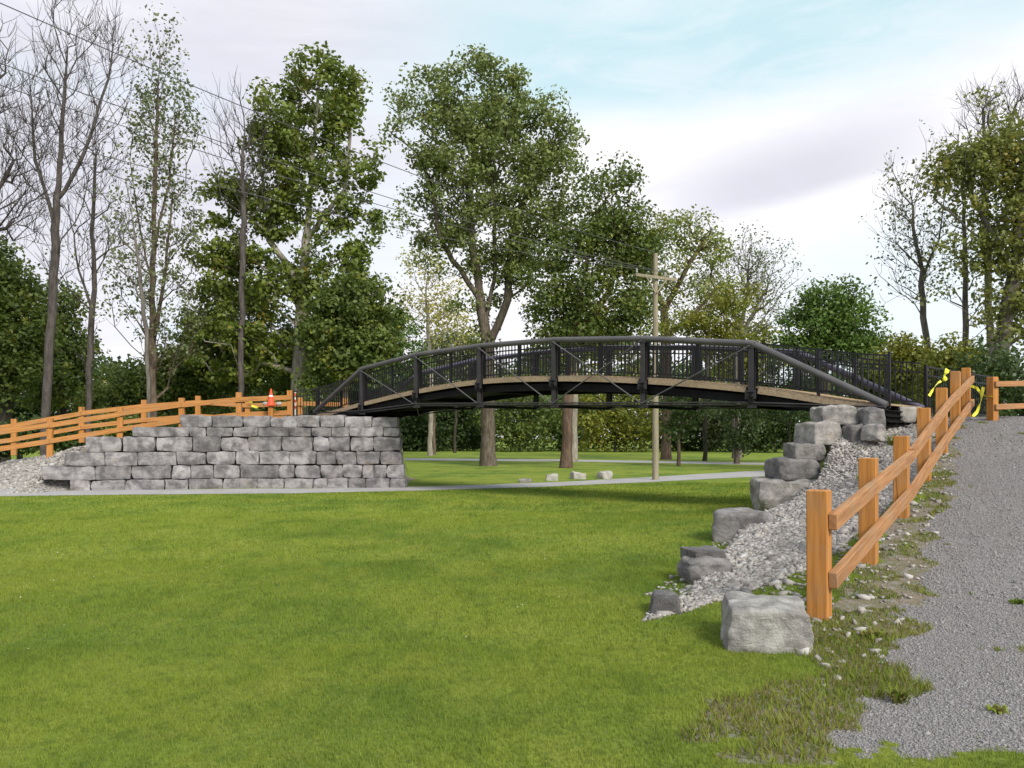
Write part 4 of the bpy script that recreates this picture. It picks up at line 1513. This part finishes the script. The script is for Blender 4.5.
# right neighbour of the cottonwood
tree('dense dark tree right of the tall cottonwood with lower branches over the bridge', 45,
     [[(566, 468), (567, 420), (570, 360), (580, 300), (592, 230)], [(570, 350), (610, 290), (620, 230)]],
     [(600, 195, 36, 30), (620, 235, 32, 40), (585, 255, 42, 40), (560, 305, 34, 40), (610, 300, 44, 42), (575, 340, 48, 22, .6), (640, 250, 18, 26), (632, 325, 26, 28, .5)],
     230, 0.3, L_['dark'], 'bark_red', per=115, sig=0.6, size=0.18, leaf_frac=0.85, seed=26, group=TG)
tree('slender pale trunk tree close behind the dark tree right of the cottonwood', 56,
     [[(573, 460), (573, 410), (575, 360), (580, 320)]],
     [(590, 330, 40, 24), (560, 345, 34, 24), (610, 345, 30, 20)],
     70, 0.3, L_['olive'], 'bark_pale', per=80, sig=0.6, size=0.2, seed=27, group=TG)
# pale green trees at right
tree('light green loose crowned tree behind the utility pole', 62,
     [[(666, 458), (667, 400), (665, 340), (664, 310), (690, 262), (705, 240)], [(664, 312), (652, 270), (655, 235)], [(666, 335), (690, 320), (715, 290)]],
     [(660, 240, 26, 24), (690, 235, 34, 20), (650, 275, 24, 26), (712, 250, 22, 22), (690, 280, 34, 30, .5), (720, 300, 30, 26, .5), (668, 300, 30, 30, .4)],
     170, 0.36, L_['light'], 'bark_red', per=42, sig=0.6, size=0.2, seed=28, group=TG)
tree('half bare grey tree with thin upright limbs right of the light green one', 66,
     [[(737, 462), (736, 400), (738, 340), (735, 300)], [(737, 345), (748, 290), (750, 245)], [(737, 345), (770, 280)]],
     [(750, 260, 36, 26), (770, 290, 30, 34), (735, 290, 36, 34), (758, 315, 30, 26), (715, 310, 24, 20)],
     230, 0.34, L_['sage'], 'bark_grey', per=9, sig=0.5, size=0.16, seed=29, group=TG, bias=0.8, twigs=2, twl=1.2, rtip=0.010, leaf_frac=0.75)
tree('small olive coloured tree showing over the bridge rail right of the pole', 58,
     [[(705, 455), (705, 400), (708, 350), (715, 320)]],
     [(710, 315, 36, 22), (690, 330, 34, 18), (740, 300, 24, 20), (725, 335, 34, 14)],
     90, 0.14, L_['olive'], 'bark_dark', per=60, sig=0.5, size=0.18, seed=30, group=TG)
tree('rounded fresh green tree over the right end of the bridge', 50,
     [[(825, 440), (825, 400), (827, 350), (828, 315)]],
     [(828, 300, 30, 16), (810, 325, 30, 22), (850, 325, 28, 24), (830, 345, 48, 20), (795, 350, 22, 14), (865, 350, 18, 16)],
     170, 0.25, L_['green'], 'bark_dark', per=95, sig=0.5, size=0.18, seed=31, group=TG)
tree('yellowing slim tree left of the tall cottonwood', 75,
     [[(430, 440), (431, 380), (428, 330), (426, 290)]],
     [(425, 270, 22, 20), (440, 300, 24, 26), (418, 320, 26, 26), (450, 330, 22, 24)],
     110, 0.22, L_['yellow'], 'bark_pale', per=28, sig=0.6, size=0.22, seed=32, group=TG, twigs=1)
# left bare trees
tree('tall bare forked tree near the left edge of the photo', 38,
     [[(44, 425), (48, 370), (53, 290), (57, 200), (64, 100), (70, 30)], [(58, 205), (85, 150), (108, 80), (116, 30)], [(57, 230), (35, 160), (30, 80)]],
     [(70, 40, 40, 60), (62, 110, 45, 60), (112, 80, 26, 50), (36, 130, 30, 70), (85, 160, 45, 40, .6), (60, 230, 46, 50, .4), (118, 40, 14, 26)],
     380, 0.20, None, 'twig', rtip=0.010, bias=1.2, seed=41, group=TG, twigs=3, twl=1.1, wob=0.05, curve=0.08, name='bare_tree')
tree('slim bare tree just right of the tall forked bare tree', 40,
     [[(88, 425), (89, 370), (92, 310), (94, 290), (93, 220), (96, 140)], [(89, 300), (78, 270), (74, 235)]],
     [(95, 160, 26, 50), (100, 220, 34, 44), (80, 270, 30, 30, .6), (98, 340, 26, 40, .3), (122, 210, 20, 20, .5)],
     130, 0.15, L_['sage'], 'twig', rtip=0.010, bias=1.0, seed=42, group=TG, twigs=3, twl=0.9, name='bare_tree', per=2, size=0.13, leaf_frac=0.25)
tree('bare leaning tree entering from the left edge with wide limbs', 34,
     [[(-62, 430), (-50, 340), (-36, 250), (-10, 200), (14, 160)], [(-36, 255), (-20, 180), (-6, 90)]],
     [(0, 150, 34, 80), (26, 180, 26, 50), (-15, 70, 30, 60), (20, 235, 30, 26, .5), (6, 215, 38, 30, .6)],
     240, 0.21, None, 'twig', rtip=0.010, bias=0.7, seed=43, group=TG, twigs=3, twl=1.0, name='bare_tree')
tree('tall narrow poplar with sparse small leaves between the bare trees and the sycamore', 40,
     [[(152, 425), (152, 360), (153, 280), (155, 200), (157, 120), (160, 45)], [(153, 290), (140, 230), (130, 160)], [(153, 345), (164, 280), (172, 200)], [(154, 250), (170, 180), (176, 90)]],
     [(160, 70, 22, 44), (150, 130, 24, 50), (172, 140, 24, 60), (155, 220, 34, 54), (178, 250, 22, 60), (140, 300, 30, 60, .7), (170, 330, 32, 50), (186, 120, 14, 20, .6)],
     260, 0.22, L_['sage'], 'bark_brown', rtip=0.009, bias=1.3, seed=44, group=TG, twigs=2, twl=0.8, per=14, sig=0.30, size=0.15, name='poplar_tree', leaf_frac=0.8)
tree('leaning young tree with few leaves beside the narrow poplar', 37,
     [[(150, 425), (146, 330), (136, 240), (126, 180)]],
     [(128, 200, 22, 40), (140, 260, 26, 40), (118, 240, 18, 30)],
     40, 0.1, L_['sage'], 'bark_grey', rtip=0.006, bias=0.8, seed=45, group=TG, twigs=2, twl=0.7, per=3, sig=0.25, size=0.14)
# left green mass
tree('big dark green tree filling the left edge behind the timber fence', 44,
     [[(5, 430), (6, 380), (8, 320), (5, 270)]],
     [(5, 280, 34, 34), (-25, 300, 40, 50), (20, 330, 36, 36), (5, 370, 50, 34), (-30, 240, 24, 24)],
     220, 0.3, L_['dark'], 'bark_dark', per=95, sig=0.55, size=0.2, seed=46, group=TG)
tree('rounded mid green tree behind the trunk of the forked bare tree', 50,
     [[(62, 430), (62, 390), (62, 340), (60, 310)]],
     [(58, 310, 26, 30), (45, 340, 34, 30), (70, 350, 20, 26), (58, 385, 40, 28)],
     140, 0.25, L_['dark'], 'bark_dark', per=95, sig=0.55, size=0.2, seed=47, group=TG)
tree('dark shady undergrowth tree at the base of the narrow poplar', 46,
     [[(165, 430), (165, 400), (168, 370)]],
     [(150, 375, 34, 22), (185, 370, 34, 26), (170, 395, 50, 22), (120, 400, 34, 20)],
     130, 0.15, L_['dark'], 'bark_dark', per=90, sig=0.5, size=0.2, seed=48, group=TG)
# right trees
tree('slender half bare tree right of the fresh green tree', 38,
     [[(929, 425), (928, 370), (923, 300), (921, 270), (912, 210), (906, 170)], [(921, 280), (938, 240), (944, 200)]],
     [(900, 190, 24, 26), (912, 230, 32, 40), (935, 250, 26, 34), (905, 285, 30, 30, .7), (932, 170, 18, 34, .7)],
     170, 0.15, L_['sage'], 'bark_grey', rtip=0.009, bias=0.7, seed=51, group=TG, twigs=2, twl=0.8, per=5, sig=0.3, size=0.13, leaf_frac=0.6)
tree('tall leafy tree rising at the right edge above the short fence', 34,
     [[(1000, 420), (999, 370), (1008, 300), (1018, 240), (1022, 170), (1018, 120)], [(1012, 270), (985, 220), (965, 180)], [(1014, 260), (970, 230), (935, 200)]],
     [(1010, 150, 34, 30), (975, 165, 30, 26), (1030, 210, 40, 50), (985, 205, 34, 26), (955, 165, 26, 20, .8), (942, 195, 18, 22, .6), (1005, 250, 36, 26), (1010, 290, 36, 26, .6), (960, 255, 22, 20, .4), (1060, 150, 40, 70), (1040, 300, 40, 50), (945, 300, 20, 8, .3), (1000, 325, 30, 18, .4)],
     360, 0.3, L_['gold'], 'bark_grey', per=48, sig=0.38, size=0.16, leaf_frac=1.0, seed=52, group=TG)
tree('straight slim tree between the half bare tree and the right edge tree', 37,
     [[(966, 425), (966, 360), (966, 290), (964, 220), (962, 160)]],
     [(960, 175, 22, 26, .8), (968, 250, 24, 44), (950, 290, 20, 20, .5), (975, 310, 22, 26, .7), (985, 120, 22, 26, .5)],
     80, 0.14, L_['gold'], 'bark_grey', rtip=0.007, bias=0.6, seed=53, group=TG, twigs=2, twl=0.8, per=14, sig=0.35, size=0.14, leaf_frac=0.6)
tree('bare topped tree behind the right edge tree', 44,
     [[(988, 425), (990, 320), (986, 220), (984, 140), (980, 95)], [(985, 200), (1005, 140), (1020, 90)]],
     [(978, 110, 20, 26), (1000, 110, 28, 30), (960, 140, 16, 24, .6), (1024, 110, 20, 34), (990, 160, 34, 30, .6)],
     170, 0.18, None, 'twig', rtip=0.010, bias=1.1, seed=54, group=TG, twigs=3, twl=0.9, name='bare_tree')
# shrubs behind the right end of the bridge
for i, (px, py, rx, ry, Z, lf_, lab) in enumerate((
        (905, 356, 22, 16, 34, 'olive', 'yellow green shrub behind the picket fence, left of the pair of slim trunks'),
        (945, 358, 24, 18, 32, 'olive', 'yellow green shrub behind the picket fence at the near fence end'),
        (880, 372, 22, 14, 36, 'dark', 'dark shrub low behind the sloping bridge railing'),
        (985, 372, 26, 24, 30, 'deep', 'dark shrub behind the gap between the two right timber fences'),
        (1025, 380, 34, 34, 31, 'deep', 'dark shrub behind the short fence at the right edge'),
        (790, 380, 30, 18, 55, 'deep', 'dark shrub seen through the railing left of the bridge end'),
        (920, 385, 50, 22, 40, 'deep', 'low dark bush behind the picket fence'))):
    gz = 1.0 if Z < 40 else 0.2
    tree(lab, Z, [[(px, 435), (px, py + 10)]], [(px, py, rx, ry), (px - rx * .5, py + ry * .7, rx * .8, ry * .7), (px + rx * .6, py + ry * .6, rx * .7, ry * .7), (px, py + ry * 1.6, rx * 1.1, ry * .8)],
         60, 0.06, L_[lf_], 'bark_dark', per=80, sig=0.34, size=0.13, seed=60 + i, name='shrub', cat='shrub', group='shrubs beyond the right end of the bridge', gz=gz)

# small trees seen under the bridge
tree('thin straight trunk tree on the far lawn at the left under the bridge', 80,
     [[(433, 450), (433, 420), (433, 385)]], [(433, 385, 26, 16), (415, 395, 20, 12)], 50, 0.22, L_['dark'], 'bark_brown', per=80, sig=0.6, size=0.24, seed=71, group=TG)
tree('short dark young tree under the bridge right of the utility pole', 48,
     [[(678, 466), (679, 440), (680, 415)]], [(680, 425, 14, 14), (684, 405, 22, 14)], 40, 0.1, L_['deep'], 'bark_brown', per=60, sig=0.4, size=0.16, seed=72, group=TG)
tree('young tree with leaves down its trunk under the right part of the bridge', 52,
     [[(737, 464), (737, 440), (736, 405)]], [(741, 440, 12, 14), (745, 425, 14, 16), (738, 405, 22, 12)], 45, 0.16, L_['deep'], 'bark_cotton', per=60, sig=0.4, size=0.16, seed=73, group=TG)

# background edge of the wood: separate bushy trees in a row, then the far wood as one mass
HG = 'bushy trees along the far edge of the lawn'
edge = [
    (410, 425, 26, 22, 100, 'deep', 'dark bush at the far lawn edge beside the stone wall corner'),
    (460, 410, 26, 30, 104, 'deep', 'dark bushy tree at the far lawn edge left of the cottonwood trunk'),
    (520, 405, 32, 36, 98, 'dark', 'dark bushy tree at the far lawn edge right of the cottonwood trunk'),
    (562, 410, 30, 32, 105, 'green', 'green bushy tree at the far lawn edge behind the reddish trunk'),
    (615, 405, 34, 38, 96, 'olive', 'bright green bushy tree at the far lawn edge left of the utility pole'),
    (690, 410, 30, 34, 102, 'deep', 'dark bushy tree at the far lawn edge right of the utility pole'),
    (735, 408, 32, 34, 98, 'sage', 'grey green drooping bushy tree at the far lawn edge'),
    (775, 412, 34, 34, 92, 'deep', 'darkest bushy tree at the far lawn edge beside the right boulders'),
    (210, 405, 40, 26, 60, 'dark', 'dense dark bush behind the middle of the left timber fence'),
    (110, 402, 34, 18, 58, 'light', 'light yellow green bush behind the left timber fence near the slim bare tree'),
    (20, 405, 40, 26, 56, 'deep', 'deep shade bush behind the left timber fence at the photo edge'),
    (45, 432, 40, 12, 41, 'deep', 'low dark undergrowth under the left timber fence near the photo edge'),
    (110, 427, 40, 12, 42, 'dark', 'low dark undergrowth under the left timber fence behind the slim bare tree'),
    (-20, 440, 40, 12, 40, 'deep', 'low dark undergrowth at the far left end of the left timber fence'),
    (290, 400, 40, 24, 62, 'deep', 'dark bush behind the traffic cone'),
    (390, 345, 30, 30, 70, 'green', 'mid green tree over the left end of the bridge'),
    (365, 390, 34, 24, 66, 'deep', 'dark bush seen through the left bridge railing'),
    (745, 350, 40, 22, 85, 'olive', 'olive tree showing above the bridge rail behind the half bare tree'),
    (455, 355, 30, 22, 90, 'sage', 'grey green tree above the bridge rail left of the cottonwood trunk'),
]
for i, (px, py, rx, ry, Z, lf_, lab) in enumerate(edge):
    tree(lab, Z, [[(px, 452), (px, 440), (px + 2, py)]],
         [(px, py - ry * .3, rx, ry * .8), (px - rx * .5, py + ry * .4, rx * .8, ry * .6), (px + rx * .55, py + ry * .4, rx * .8, ry * .6), (px, py + ry * .9, rx * 1.1, ry * .5)],
         90, 0.16, L_[lf_], 'bark_dark', per=75, sig=0.75 * Z / 90, size=0.26 * Z / 90 + 0.04, seed=80 + i, name='bushy_tree', group=HG, gz=0.0)

rngw = np.random.default_rng(5)
cen = []
for x in np.linspace(-150, 135, 330):
    Zf = 122 + rngw.uniform(-5, 8)
    hh = 11.5 + 2.5 * math.sin(x * 0.11) + 2 * math.sin(x * 0.27 + 1) + (3 if x < -30 else 0)
    for k in range(10):
        cen.append((x + rngw.normal(0, 1), Zf + rngw.uniform(-3, 3), rngw.uniform(0.03, 1) ** 0.8 * hh))
me = leaf_mesh('far_wood', np.array(cen), 34, 1.2, 0.62, L_['deep'], rngw, (0, 0, 0))
tag(link('far_wood', me), 'dark green wood closing the view far behind the lawn', 'wood', kind='stuff')

# ------------------------------------------------------------------ grass, gravel and weeds
def blades(points, hgt, wid, rng, lean=0.35):
    """one bent triangle pair per blade"""
    N = len(points)
    a = rng.uniform(0, 2 * PI, N)
    h = hgt * rng.uniform(0.5, 1.25, N)
    w_ = wid * rng.uniform(0.7, 1.3, N)
    sx_ = np.cos(a) * w_ / 2; sy_ = np.sin(a) * w_ / 2
    lx = rng.normal(0, lean, N) * h; ly = rng.normal(0, lean, N) * h
    b0 = points + np.stack([sx_, sy_, -0.004 * np.ones(N)], 1)
    b1 = points - np.stack([sx_, sy_, 0.004 * np.ones(N)], 1)
    tp = points + np.stack([lx, ly, h], 1)
    V = np.stack([b0, b1, tp], 1).reshape(-1, 3)
    return V


def scatter_xy(n, y0, y1, rng, margin=1.04, xlim=None):
    """uniform in ground area inside the visible wedge (and a little beside it)"""
    u = rng.random(n)
    Y = np.sqrt(y0 ** 2 + u * (y1 ** 2 - y0 ** 2))
    X = rng.uniform(-0.66 * margin, 0.66 * margin, n) * Y
    X = X + 0
    return X, Y


def vis_ok(X, Y):
    return np.ones(len(X), bool)


rg = np.random.default_rng(11)
Vs = []
for (n, y0, y1, h, wd) in ((150000, 3.4, 6.5, 0.030, 0.0055), (170000, 6.5, 11, 0.033, 0.0085), (130000, 11, 18, 0.038, 0.014), (100000, 18, 30, 0.045, 0.026)):
    X, Y = scatter_xy(n, y0, y1, rg)
    zz = zone(X, Y)
    fx = np.interp(X, fpx, fpy)
    zz = np.where((Y > fx - 0.25), 9, zz)
    dens = 0.75 + 0.25 * sstep(fbm(X, Y, 1.1, 51), 0.30, 0.5)
    ok = (zz == 0) & (rg.random(n) < dens)
    X = X[ok]; Y = Y[ok]
    hf = 0.65 + 0.8 * fbm(X, Y, 2.5, 52)
    pts = np.stack([X, Y, height(X, Y)], 1)
    Vs.append(blades(pts, h * hf, wd, rg))
V = np.concatenate(Vs)
me = np_mesh('lawn_grass', V, np.arange(len(V)).reshape(-1, 3), M['blade'])
tag(link('lawn_grass', me), 'short mown green grass blades covering the lawn', 'grass', kind='stuff')

# patchy grass and weeds on the verge, along the bank and round the boulders
Vs = []
X, Y = scatter_xy(700000, 3.4, 19, rg)
keep = X > 0.3
X = X[keep]; Y = Y[keep]
zz = zone(X, Y); s_, d_ = sd(X, Y)
pt = fbm(X, Y, 2.2, 61, 4)
lim = np.where(zz == 3, np.where(s_ < 0, 0.36 - 0.06 * np.clip(-s_, 0, 2), 0.44 + 0.018 * np.clip(s_, 0, 8)), np.where(zz == 2, 0.72 - 0.03 * (s_ < 1.5), 0.80))
ok = ((zz == 3) | (zz == 2) | (zz == 1)) & (pt > lim)
X = X[ok]; Y = Y[ok]; pt = pt[ok]
hf = 0.75 + 0.8 * fbm(X, Y, 3, 62)
k = rg.random(len(X)) < np.where(Y < 8, 1.0, 0.7)
X = X[k]; Y = Y[k]; hf = hf[k]
pts = np.stack([X, Y, height(X, Y)], 1)
V = blades(pts, 0.034 * hf * (1 + 0.5 * sstep(-sd(X, Y)[0], 0, 1.5)), 0.008 + 0.0006 * Y, rg, 0.5)
me = np_mesh('verge_grass', V, np.arange(len(V)).reshape(-1, 3), M['blade_dry'])
tag(link('verge_grass', me), 'patchy dry grass along the fence and gravel edge', 'grass', kind='stuff')


def pebbles(X, Y, size, rng, lift=0.3):
    N = len(X)
    base = np.array([(-1, -1, -1), (1, -1, -1), (1, 1, -1), (-1, 1, -1), (-1, -1, 1), (1, -1, 1), (1, 1, 1), (-1, 1, 1)], float) * 0.5
    fc = np.array([(0, 3, 2, 1), (4, 5, 6, 7), (0, 1, 5, 4), (1, 2, 6, 5), (2, 3, 7, 6), (3, 0, 4, 7)])
    V = base[None] + rng.normal(0, 0.15, (N, 8, 3))
    sc = size * rng.lognormal(0, 0.35, N)[:, None, None] * np.stack([rng.uniform(.8, 1.5, N), rng.uniform(.7, 1.1, N), rng.uniform(.4, .8, N)], 1)[:, None, :]
    V = V * sc
    a = rng.uniform(0, 2 * PI, N); b = rng.normal(0, 0.4, N)
    ca, sa, cb, sb = np.cos(a), np.sin(a), np.cos(b), np.sin(b)
    x = V[..., 0] * cb[:, None] + V[..., 2] * sb[:, None]
    z = -V[..., 0] * sb[:, None] + V[..., 2] * cb[:, None]
    y = V[..., 1]
    x2 = x * ca[:, None] - y * sa[:, None]; y2 = x * sa[:, None] + y * ca[:, None]
    Z = height(X, Y)
    V = np.stack([x2 + X[:, None], y2 + Y[:, None], z + Z[:, None] + lift * size], -1).reshape(-1, 3)
    Fa = (fc[None] + (np.arange(N) * 8)[:, None, None]).reshape(-1, 4)
    return V, Fa


# crushed stone on the bank
n = 90000
S = rg.uniform(-2, 13.5, n); D = rg.uniform(-3.8, 0.7, n)
X = P1[0] + S * U[0] + D * Nn[0]; Y = P1[1] + S * U[1] + D * Nn[1]
zz = zone(X, Y)
ok = (zz == 2) | ((zz == 3) & (rg.random(n) < 0.03)) | ((zz == 0) & (D > -bank_w(S) - 0.5) & (S > 0.2) & (rg.random(n) < 0.08))
V1, F1 = pebbles(X[ok], Y[ok], 0.034, rg)
n = 26000
X = rg.uniform(-22, -14.3, n); Y = rg.uniform(23.8, 28.6, n)
ok = zone(X, Y) == 2
V2, F2 = pebbles(X[ok], Y[ok], 0.055, rg)
V = np.concatenate([V1, V2]); Fa = np.concatenate([F1, F2 + len(V1)])
me = np_mesh('crushed_stone', V, Fa, M['pebble'])
tag(link('crushed_stone', me), 'loose pale crushed stone covering the bank', 'crushed stone', kind='stuff')
# clover heads in the lawn
X, Y = scatter_xy(120, 3.6, 12, rg)
k = (zone(X, Y) == 0) & (fbm(X, Y, 0.6, 71) > 0.48)
V1, F1 = pebbles(X[k], Y[k], 0.0055, rg, 5.0)
me = np_mesh('clover_flowers', V1, F1, M['white'])
tag(link('clover_flowers', me), 'tiny white clover heads dotted in the lawn', 'flowers', kind='stuff')
# grit on the path
Vs = []; Fs = []; b = 0
for n, y0, y1, sz in ((90000, 3.4, 7.5, 0.0075), (80000, 7.5, 14, 0.010), (50000, 14, 21, 0.013)):
    X, Y = scatter_xy(n, y0, y1, rg)
    X = np.abs(X)
    ok = (zone(X, Y) == 1) | ((zone(X, Y) == 3) & (sd(X, Y)[0] > 0) & (rg.random(n) < 0.15))
    V1, F1 = pebbles(X[ok], Y[ok], sz, rg, 0.15)
    Vs.append(V1); Fs.append(F1 + b); b += len(V1)
me = np_mesh('path_grit', np.concatenate(Vs), np.concatenate(Fs), M['grit'])
tag(link('path_grit', me), 'fine loose grit lying on the gravel path', 'grit', kind='stuff')


def weed(px, py, Z, h, n, label, seed, spread=0.12, mat='blade'):
    rng = np.random.default_rng(seed)
    x = (px - 512) / F * Z; y = Z
    g = hz(x, y)
    root = np.array([x, y, g])
    Vv = []; Ff = []
    for k in range(n):
        a = rng.uniform(0, 2 * PI); L = h * rng.uniform(.5, 1.2)
        out = np.array([math.cos(a), math.sin(a), 0])
        side = np.array([-out[1], out[0], 0])
        p0 = rng.normal(0, spread * .2, 3) * np.array([1, 1, 0])
        w_ = 0.010 * rng.uniform(.7, 1.6)
        p1 = p0 + out * L * .25 + np.array([0, 0, L * .6]); p2 = p0 + out * L * rng.uniform(.4, .8) + np.array([0, 0, L * rng.uniform(.5, 1)])
        b = len(Vv)
        Vv += [p0 - side * w_ * .4, p0 + side * w_ * .4, p1 + side * w_, p2, p1 - side * w_]
        Ff.append((b, b + 1, b + 2, b + 4)); Ff.append((b + 4, b + 2, b + 3, b + 3))
    me = bpy.data.meshes.new('weed')
    me.from_pydata([tuple(v) for v in Vv], [], [f if f[2] != f[3] else f[:3] for f in Ff])
    me.materials.append(M[mat])
    return tag(link('weed', me, None, root), label, 'weed', 'weeds growing in the gravel')


weed(898, 700, 5.1, 0.11, 60, 'grey green weed tuft near the front edge of the gravel path', 1, mat='blade_dry')
weed(997, 712, 4.9, 0.05, 40, 'small yellow green weed low on the right of the gravel path', 2, mat='blade_dry')
weed(1018, 617, 7.4, 0.07, 40, 'small weed tuft at the right photo edge on the gravel path', 3)
weed(893, 430, 15.3, 0.28, 50, 'brownish weed at the top of the gravel bank below the picket fence', 4, mat='blade_dry')
weed(868, 447, 14.0, 0.2, 70, 'low green weed in the gravel below the topmost boulders', 5, 0.5)
weed(876, 640, 6.6, 0.09, 70, 'dark green weed clump in the worn verge beside the first fence post', 6, 0.3, mat='blade_dry')
